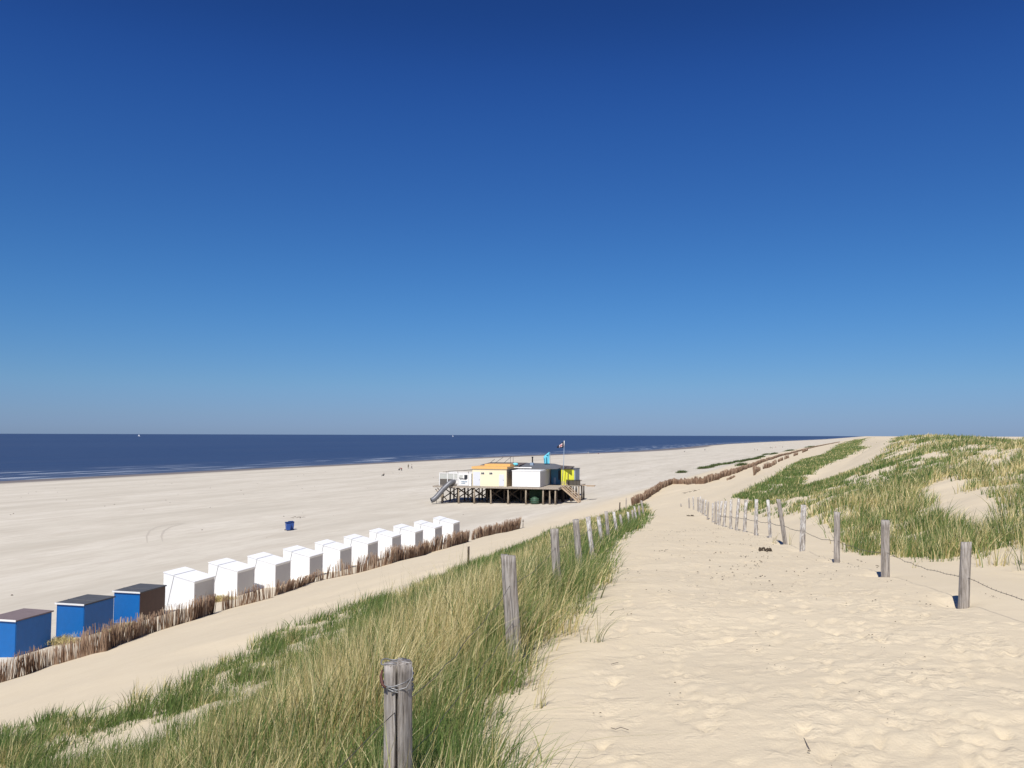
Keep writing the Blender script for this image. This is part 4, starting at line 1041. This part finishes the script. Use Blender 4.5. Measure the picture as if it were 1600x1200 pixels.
# stairs
sr = pav('staircase', 'wooden staircase with handrails leading down from the deck to the sand', 'staircase')
yA, yB = 2.3, 4.0; x0, x1 = 3.4, 6.5; g = gl(6.4, 3)
for y in (yA, yB):
    b = MB(); b.bar((x0, y, DK-.1), (x1, y, g+.05), .08, .28); b.build('stringer', M_STAIR, sr)
for i in range(13):
    t = (i+.5)/13; b = MB(); x = x0+(x1-x0)*t; z = DK+(g-DK)*t; b.box(x-.13, x+.13, yA+.05, yB-.05, z-.03, z+.02); b.build('tread', M_STAIR, sr)
for y in (yA-.05, yB+.05):
    b = MB(); b.bar((x0, y, DK+.9), (x1, y, g+1.0), .06, .12); b.bar((x0, y, DK+.45), (x1, y, g+.55), .05, .10)
    for t in (0, .33, .66, 1): x = x0+(x1-x0)*t; z = DK+(g-DK)*t; b.bar((x, y, z-.1), (x, y, z+.98), .07)
    b.build('handrail', M_STAIR, sr)

# flags
fp = pav('flagpole', 'tall thin leaning pole flying a black flag with red and white emblem', 'flagpole')
bx, by_ = 2.6, 6.8; top = Vector((3.05, 6.8, DK+8.1)); bot = Vector((bx, by_, DK))
b = MB(); b.tube([bot, bot.lerp(top, .5)+Vector((.12, 0, 0)), top], [.07, .055, .035], 8); b.build('pole', M_BLUEGREY, fp, True)
b = MB(); tp = bot.lerp(top, .86)+Vector((.03, 0, 0)); b.tube([tp, top], .065, 8); b.build('pole_sleeve', M_TRIMW, fp, True)
def cloth(name, fn, mat, parent, nu=12, nv=6, off=0):
    b = MB()
    for i in range(nu+1):
        for j in range(nv+1):
            p = fn(i/nu, j/nv); b.v.append((p[0], p[1]-off, p[2]))
    for i in range(nu):
        for j in range(nv): b.f.append((i*(nv+1)+j, (i+1)*(nv+1)+j, (i+1)*(nv+1)+j+1, i*(nv+1)+j+1)); b.m.append(0)
    o = b.build(name, mat, parent, True)
    s_ = o.modifiers.new('thickness', 'SOLIDIFY'); s_.thickness = .012
    return o
def flagfn(s, t):   # s away from the pole, t up
    x = top.x-.08-s*1.25; lo = top.z-1.25-.06*s; hi_ = top.z-.1-.95*s
    return (x-.05*(1-t), 6.8+.10*math.sin(s*7), lo+(hi_-lo)*t)
fl = cloth('flag', flagfn, M_FLAGD, fp)
cloth('emblem', lambda s, t: flagfn(.22+.42*s, .12+.72*t), M_PINKW, fl, 6, 4, .02)
e = cloth('emblem_cross', lambda s, t: flagfn(.24+.38*s, .42+.16*t), M_RED, fl, 6, 2, .04)
e = cloth('emblem_cross', lambda s, t: flagfn(.38+.07*s, .14+.68*t), M_RED, fl, 2, 5, .045)
bf = pav('beach_flag', 'turquoise feather flag with dark printing rising behind the roofs', 'flag')
b = MB(); b.tube([(-.3, 10.5, DK), (-.28, 10.5, DK+3), (-.25, 10.5, DK+5.6), (-.3, 10.5, DK+5.95)], [.05, .04, .03, .02], 6); b.build('pole', M_BLUEGREY, bf, True)
def featherfn(s, t):
    w = 1.25 if t < .62 else 1.25*(1-(t-.62)/.38*.93)
    w -= .25*(1-t); return (-.42-s*w, 10.5+.08*math.sin(s*5+t*3), DK+3.75+2.2*t)
fl = cloth('flag_cloth', featherfn, M_CYAN, bf, 8, 14)
cloth('print', lambda s, t: featherfn(.42+.18*s, .06+.5*t), M_DCYAN, fl, 2, 6, .03)
cloth('print', lambda s, t: featherfn(.82+.1*s, .12+.35*t), M_DCYAN, fl, 2, 6, .03)
cloth('print', lambda s, t: featherfn(.3+.4*s, .70+.09*t), M_DCYAN, fl, 3, 2, .03)

# ribbed green tank and tarp under the deck
tk = pav('water_tank', 'round ribbed green tank standing under the deck near the front piles', 'tank')
b = MB(); prof = [(0,.02),(.5,.02),(.75,.2),(.78,.32),(.68,.4),(.82,.5),(.84,.66),(.70,.76),(.80,.86),(.74,1.0),(.45,1.12),(.42,1.22),(0,1.25)]
n = 20; gz = gl(-1.1, .9)
for r_, z_ in prof:
    for k in range(n): b.v.append((-1.1+r_*math.cos(math.tau*k/n), .75+r_*math.sin(math.tau*k/n), gz+z_))
for j in range(len(prof)-1):
    for k in range(n): b.f.append((j*n+k, j*n+(k+1) % n, (j+1)*n+(k+1) % n, (j+1)*n+k)); b.m.append(0)
b.build('tank_body', M_GREEN, tk, True)
b = MB(); b.tube([(-1.1, .75, gz+1.22), (-1.1, .75, gz+1.32)], .22, 12); b.build('tank_lid', M_GREEN, tk)
tp_ = pav('hanging_tarp', 'dark green tarp hanging under the deck behind the ribbed tank', 'tarp')
o = cloth('cloth', lambda s, t: (-2.3+2.6*s, 1.9+.12*math.sin(s*14), .15+2.3*t), M_NET, tp_, 20, 3)

# ------------------------------------------------------------------ bins
bins = None
for i, (px, py, lab) in enumerate([(450, 828.3, 'blue wheeled bin in front of its twin on the open beach'), (455, 827, 'blue wheeled bin half hidden behind its twin on the open beach')]):
    P = at_height(px, py, -12.1); P.z = float(HX(P.x, P.y))
    if bins is None:
        r = empty('wheeled_bin', (0, 0, 0), .5)
        b = MB(); b.hexa([(-.24,-.26,.08),(.24,-.26,.08),(.24,.24,.08),(-.24,.24,.08),(-.30,-.34,.96),(.30,-.34,.96),(.30,.32,.96),(-.30,.32,.96)]); b.build('body', M_BIN, r, bevel=.03)
        b = MB(); b.hexa([(-.34,-.40,.965),(.34,-.40,.965),(.34,.40,.965),(-.34,.40,.965),(-.32,-.38,1.0),(.32,-.38,1.0),(.30,.38,1.07),(-.30,.38,1.07)]); b.build('lid', M_BINLID, r, bevel=.01)
        for s in (-1, 1):
            b = MB(); b.tube([(s*.27, .27, .1), (s*.33, .27, .1)], .1, 14); b.build('wheel', M_BLACK, r)
        b = MB(); b.tube([(-.26, .40, .98), (-.26, .46, .98), (.26, .46, .98), (.26, .40, .98)], .018, 6); b.build('handle', M_BINLID, r)
        bins = r; o = r
    else: o = copy_tree(bins)
    o.location = P; o.scale = (1.02,)*3
    tag(o, lab, 'bin', 'pair of blue wheeled bins on the beach')

# ------------------------------------------------------------------ people
def person(px, py, pose, top_m, leg_m, label, rz=0, hair=True, z=None, Y=None):
    P = ground(px, py) if Y is None else Vector((at_depth(px, py, Y).x, Y, 0)); P.z = float(HX(P.x, P.y))
    b = bpy.data.meshes.new('person'); V = []; E = []; R = []
    def v(x, y, z, r): V.append((x, y, z)); R.append(r); return len(V)-1
    def e(*i):
        for a, c in zip(i[:-1], i[1:]): E.append((a, c))
    if pose == 'sit':
        pel = v(0,0,.14,.16); ch = v(0,-.10,.42,.16); sh = v(0,-.12,.60,.12); nk = v(0,-.10,.70,.06); hd = v(0,-.07,.82,.105); ht = v(0,-.06,.92,.08)
        e(pel, ch, sh, nk, hd, ht)
        for s in (-1, 1):
            hp = v(s*.11,.02,.13,.10); kn = v(s*.16,.42,.42,.065); an = v(s*.13,.62,.08,.045); ft = v(s*.13,.80,.05,.04); e(pel, hp, kn, an, ft)
            so_ = v(s*.19,-.10,.58,.065); el = v(s*.26,.08,.38,.045); hn = v(s*.18,.36,.42,.035); fg = v(s*.16,.44,.42,.02); e(sh, so_, el, hn, fg)
    elif pose == 'bend':
        pel = v(0,0,.88,.14); ch = v(0,.28,1.05,.15); sh = v(0,.46,1.08,.12); nk = v(0,.54,1.06,.06); hd = v(0,.65,1.02,.10); ht = v(0,.74,1.0,.08)
        e(pel, ch, sh, nk, hd, ht)
        for s in (-1, 1):
            hp = v(s*.10,0,.84,.10); kn = v(s*.11,.08,.48,.065); an = v(s*.11,-.02,.09,.045); ft = v(s*.11,.16,.04,.04); e(pel, hp, kn, an, ft)
            so_ = v(s*.18,.44,1.06,.06); el = v(s*.2,.5,.78,.045); hn = v(s*.17,.56,.52,.035); fg = v(s*.16,.58,.44,.02); e(sh, so_, el, hn, fg)
    else:
        st = .22 if pose == 'walk' else .02
        pel = v(0,0,.94,.135); ch = v(0,.0,1.22,.15); sh = v(0,0,1.42,.12); nk = v(0,.01,1.52,.055); hd = v(0,.03,1.63,.10); ht = v(0,.03,1.72,.075)
        e(pel, ch, sh, nk, hd, ht)
        for s in (-1, 1):
            hp = v(s*.10,0,.88,.10); kn = v(s*.11,s*st*.6+.03,.50,.065); an = v(s*.11,s*st-.02,.09,.045); ft = v(s*.12,s*st+.16,.04,.04); e(pel, hp, kn, an, ft)
            so_ = v(s*.19,0,1.40,.06); el = v(s*.26,-s*st*.4,1.12,.045); hn = v(s*.25,-s*st*.7+.08,.86,.035); fg = v(s*.25,-s*st*.7+.12,.76,.02); e(sh, so_, el, hn, fg)
    b.from_pydata(V, E, []); o = bpy.data.objects.new('person', b); COL.objects.link(o)
    m = o.modifiers.new('skin', 'SKIN'); o.modifiers.new('sub', 'SUBSURF').levels = 1
    for i, r in enumerate(R): b.skin_vertices[0].data[i].radius = (r, r)
    b.skin_vertices[0].data[0].use_root = True
    bpy.context.view_layer.update(); ev = o.evaluated_get(bpy.context.evaluated_depsgraph_get())
    me = bpy.data.meshes.new_from_object(ev); o.modifiers.clear(); o.data = me
    me.materials.clear()
    for mm in (M_SKIN, top_m, leg_m): me.materials.append(mm)
    hz = hd_z = V[4][2]-.06; pz = V[0][2]
    for p in me.polygons:
        c = p.center; p.use_smooth = True
        head = (Vector(c)-Vector(V[4])).length < .17 or (Vector(c)-Vector(V[5])).length < .16
        tor = c.z > pz-.02 and abs(c.x) < .30 and c.y < (V[2][1]+.2)
        if pose == 'sit': legs = c.y > .1 or c.z < .18; p.material_index = 0 if head else (2 if legs and c.z < .5 else 1)
        else: p.material_index = 0 if head or abs(c.x) > .225 and c.z < 1.05 else (2 if c.z < pz+.02 else 1)
    o.location = P; o.rotation_euler = (0, 0, rz)
    hb = MB(); hc = Vector(V[4]); n = 10
    for j in range(5):
        th = math.pi*.5*j/4
        for k in range(n): a = math.tau*k/n; hb.v.append((hc.x+.125*math.cos(th)*math.cos(a), hc.y-.03+.13*math.cos(th)*math.sin(a), hc.z+.03+.15*math.sin(th)))
    for j in range(4):
        for k in range(n): hb.f.append((j*n+k, j*n+(k+1) % n, (j+1)*n+(k+1) % n, (j+1)*n+k)); hb.m.append(0)
    hb.build('hair', M_HAIR, o, True)
    return tag(o, label, 'person', 'people on the beach')
KH = paint('khaki_cloth', (.12, .11, .07), .8); NV = paint('navy_cloth', (.03, .035, .06), .8); LT = paint('light_cloth', (.5, .48, .45), .8)
person(599.5, 743.8, 'sit', M_BLACK, M_BLACK, 'person in black sitting alone on the sand left of the other figures', 2.2)
person(624.0, 735.0, 'sit', M_BLACK, NV, 'person in dark clothes sitting next to the person in red', .6)
person(627.8, 736.0, 'bend', M_RED, M_BLACK, 'person in red top and black trousers bending forward', 2.4)
person(638.0, 732.3, 'stand', KH, KH, 'person in dark khaki standing right of the person in red', .4)
person(643.2, 732.6, 'walk', LT, NV, 'person in light top walking, rightmost of the figures near the water', -1.2)
person(919, 709.5, 'stand', LT, LT, 'pale figure standing at the waterline right of the flagpole', 0)
person(935.5, 709.5, 'sit', NV, M_RED, 'dark figure crouching at the waterline right of the pale figure', 1)
person(1070, 705.9, 'sit', M_BLACK, M_BLACK, 'dark figure sitting alone far along the wide beach', 1)
person(1101.5, 704.5, 'walk', NV, M_BLACK, 'small dark figure walking along the far beach', .5)
person(1179.3, 703.7, 'stand', LT, KH, 'pale standing figure far off left of the distant group', 0)
person(1183.5, 703.7, 'sit', KH, LT, 'brownish sitting figure beside the pale distant one', 0)
person(1203.6, 700.7, 'stand', NV, KH, 'dark standing figure of the farthest group', 0)
person(1206.6, 700.7, 'bend', M_BLACK, M_BLACK, 'black bending figure of the farthest group', 1.6)
person(1212, 700.5, 'stand', M_RED, LT, 'reddish standing figure of the farthest group', 0)
person(1223, 699.8, 'walk', KH, NV, 'lone dark walker right of the farthest group', 1)

# ------------------------------------------------------------------ sailing boats on the horizon
for px, lab, Y in ((217, 'tiny white sailing boat on the horizon at the left', 5200), (707.5, 'tiny white sailing boat on the horizon left of the pavilion', 7000)):
    P = at_depth(px, 681, Y); r = empty('sailing_boat', (P.x, P.y, -14.5), .4, label=lab, cat='sailing boat', group='sailing boats on the horizon')
    b = MB(); b.hexa([(-5,-.9,-.2),(5,-.3,-.2),(5,.3,-.2),(-5,.9,-.2),(-5.4,-1.5,1.2),(6.5,-.1,1.4),(6.5,.1,1.4),(-5.4,1.5,1.2)]); b.build('hull', M_HULL, r)
    b = MB(); b.tube([(0.5, 0, 1.2), (.5, 0, 13)], .12, 6); b.build('mast', M_HULL, r)
    for pts in ([(.4, .1, 2.2), (-5, .5, 2.4), (.4, .1, 12.5)], [(.9, -.1, 2), (6, -.4, 1.8), (.7, -.1, 11)]):
        b = MB(); b.v = [tuple(p) for p in pts]+[(p[0], p[1]+.06, p[2]) for p in pts]; b.f = [(0,1,2),(5,4,3),(0,3,4,1),(1,4,5,2),(2,5,3,0)]; b.m = [0]*5
        b.build('sail', M_WHITE, r)

# ------------------------------------------------------------------ beach plants
CL = [(1065,739,2.6,'left-most'),(1099,732.5,3.6,'widest'),(1108,731,3.0,''),(1116,728.5,2.2,''),(1123,727,1.6,''),(1133,726,2.2,''),(1141,725,2.2,''),(1150,722.5,2.4,''),(1158,727.5,2.6,''),
      (1161,721.5,2.2,''),(1170,719.5,2.0,''),(1180,718,3.0,''),(1188,715,3.0,''),(1197,710.8,3.0,''),(1209,709.8,3.4,''),(1234,704.5,5,''),(1268,698.5,8,'')]
CD = ['leftmost green plant clump on the sand behind the long brush fence', 'broad green plant clump, second from the left', 'broad green plant clump, third from the left', 'low green plant clump, fourth from the left',
      'small dark plant clump, fifth from the left', 'green plant clump, sixth from the left', 'green plant clump, seventh from the left', 'green plant clump at the middle of the row', 'green clump closest to the long brush fence, below the row',
      'flat green plant clump right of the middle of the row', 'narrow green clump left of the big round one', 'big round dark green plant clump', 'long low green clump right of the round one', 'thin far clump in the plant row', 'flat brownish far clump in the plant row',
      'faint plant clump near the far fence bend', 'farthest plant clump of the row']
for i, ((px, py, w, _), lab) in enumerate(zip(CL, CD)):
    P = ground(px, py); d = P.y; s = d/260
    N = 420; r_ = np.random.default_rng(100+i)
    root = np.zeros((N, 3)); root[:, 0] = P.x+r_.normal(0, w*.27, N); root[:, 1] = P.y+r_.normal(0, .5*s, N)
    root[:, 2] = HX(root[:, 0], root[:, 1])+.25*np.exp(-((root[:, 0]-P.x)/w)**2)*r_.random(N)
    lean = r_.normal(0, .7, (N, 2))
    o = blades('beach_plant', root, r_.uniform(.45, 1.15, N), np.full(N, .16*max(1, s)), lean, np.clip(r_.normal(.15, .2, N), 0, 1), r_.random(N), lab, 'plant', mat=M_GRASS2, kind=None, segs=2)
    o['group'] = 'green plant clumps on the beach'

# ------------------------------------------------------------------ debris
def weed(px, py, w, label, seed):
    P = ground(px, py); b = MB(); r_ = random.Random(seed)
    for k in range(16):
        a = r_.uniform(0, 6.28); x = P.x+r_.gauss(0, w*.4); y = P.y+r_.gauss(0, w*.5)
        z = float(HX(x, y))+.02; L = r_.uniform(.3, .6)*w
        pts = [(x+L*t*math.cos(a+t), y+L*t*math.sin(a+t), z+.05*math.sin(3*t+k)) for t in (0, .33, .66, 1)]
        b.tube([Vector(p) for p in pts], [.012, .02, .018, .008], 5)
    o = b.build('seaweed_clump', M_WEED, None, True); tag(o, label, 'seaweed', 'dark dried seaweed clumps on the sand')
weed(1196, 861, .17, 'dark curled seaweed clump on the path before the leaning post', 1)
weed(1079, 806.5, .3, 'dark seaweed clump at the far end of the path beside the post row', 2)
weed(1077, 769, 1.3, 'dark driftweed lump on the far bare sand past the last post', 3)
weed(466, 809, 1.0, 'dark lump of seaweed on the beach just behind the blue bins', 4)
def twig(pts, label):
    b = MB(); q = [ground(*p)+Vector((0, 0, .006)) for p in pts]; b.tube(q, .0022, 5); o = b.build('twig', M_BROWNROOF, None, True)
    tag(o, label, 'twig', 'dark twigs lying on the path')
twig([(955,1139),(962,1141),(970,1138),(982,1142)], 'thin dark bent twig lying on the sand in the lower middle')
twig([(1256,1155),(1260,1163),(1266,1175)], 'short dark twig lying at the bottom of the path')
twig([(955,1039),(962,1037),(966,1036)], 'tiny twig on the left part of the path')
# fine litter
N = 2400; Y = 2.6+rng.random(N)**1.3*34; u = np.clip(rng.normal(2.8, 1.5, N), .2, 5.2)
cl = fbm(u*2.3, Y*1.7+5, 3) > .61; Y = Y[cl]; u = u[cl]; N = len(Y); X = Lf(Y)+u
root = np.stack([X, Y, Hn(u, Y)+.012], -1)
w = rng.uniform(.003, .009, N)*np.clip(Y/9, .8, 1.6)
nb_ = 130; yb = rng.uniform(45, 330, nb_); ub = rng.uniform(-190, -38, nb_); root = np.concatenate([root, np.stack([Lf(yb)+ub, yb, Hn(ub, yb)+.02], -1)]); w = np.concatenate([w, rng.uniform(.03, .11, nb_)]); N += nb_
V = []; 
for a in range(4):
    ang = a*1.571+rng.random(N); V.append(root+np.stack([np.cos(ang)*w*1.6, np.sin(ang)*w, np.zeros(N)], -1))
V.append(root+np.array([0, 0, 1])*(w*.9)[:, None]); V = np.stack(V, 1).reshape(-1, 3); b = (np.arange(N)*5)[:, None]
tag(np_mesh('sand_litter', V, [np.concatenate([b+np.array([[i, (i+1) % 4, 4]]) for i in range(4)])], [M_WEED], None, False), 'tiny dark bits of litter scattered over the path and the beach', 'litter', kind='stuff')

# tyre tracks on the beach
def track(pts, label):
    q = [ground(*p) for p in pts]; b = MB(); w = .13
    P = []
    for a, c in zip(q[:-1], q[1:]):
        for k in range(6): P.append(a.lerp(c, k/6))
    P.append(q[-1]); 
    for i, p in enumerate(P):
        d = (P[min(i+1, len(P)-1)]-P[max(i-1, 0)]); d.z = 0; d.normalize(); s = Vector((-d.y, d.x, 0))*w*(.3+.7*math.sin(math.pi*(i+.5)/len(P)))
        for k in (-1, 1):
            r_ = p+s*k; b.v.append((r_.x, r_.y, float(HX(r_.x, r_.y))+.012))
    for i in range(len(P)-1): b.f.append((2*i, 2*i+1, 2*i+3, 2*i+2)); b.m.append(0)
    o = b.build('tyre_track', paint('track_sand', (.50, .45, .37), .95, .1), None, True); tag(o, label, kind='structure')
track([(230,848),(229,838),(234,829),(246,823),(262,820),(285,818)], 'curved tyre track in the beach sand')
track([(254,846),(252,838),(256,829),(270,822),(290,818)], 'inner curved tyre track in the beach sand')
print('done')
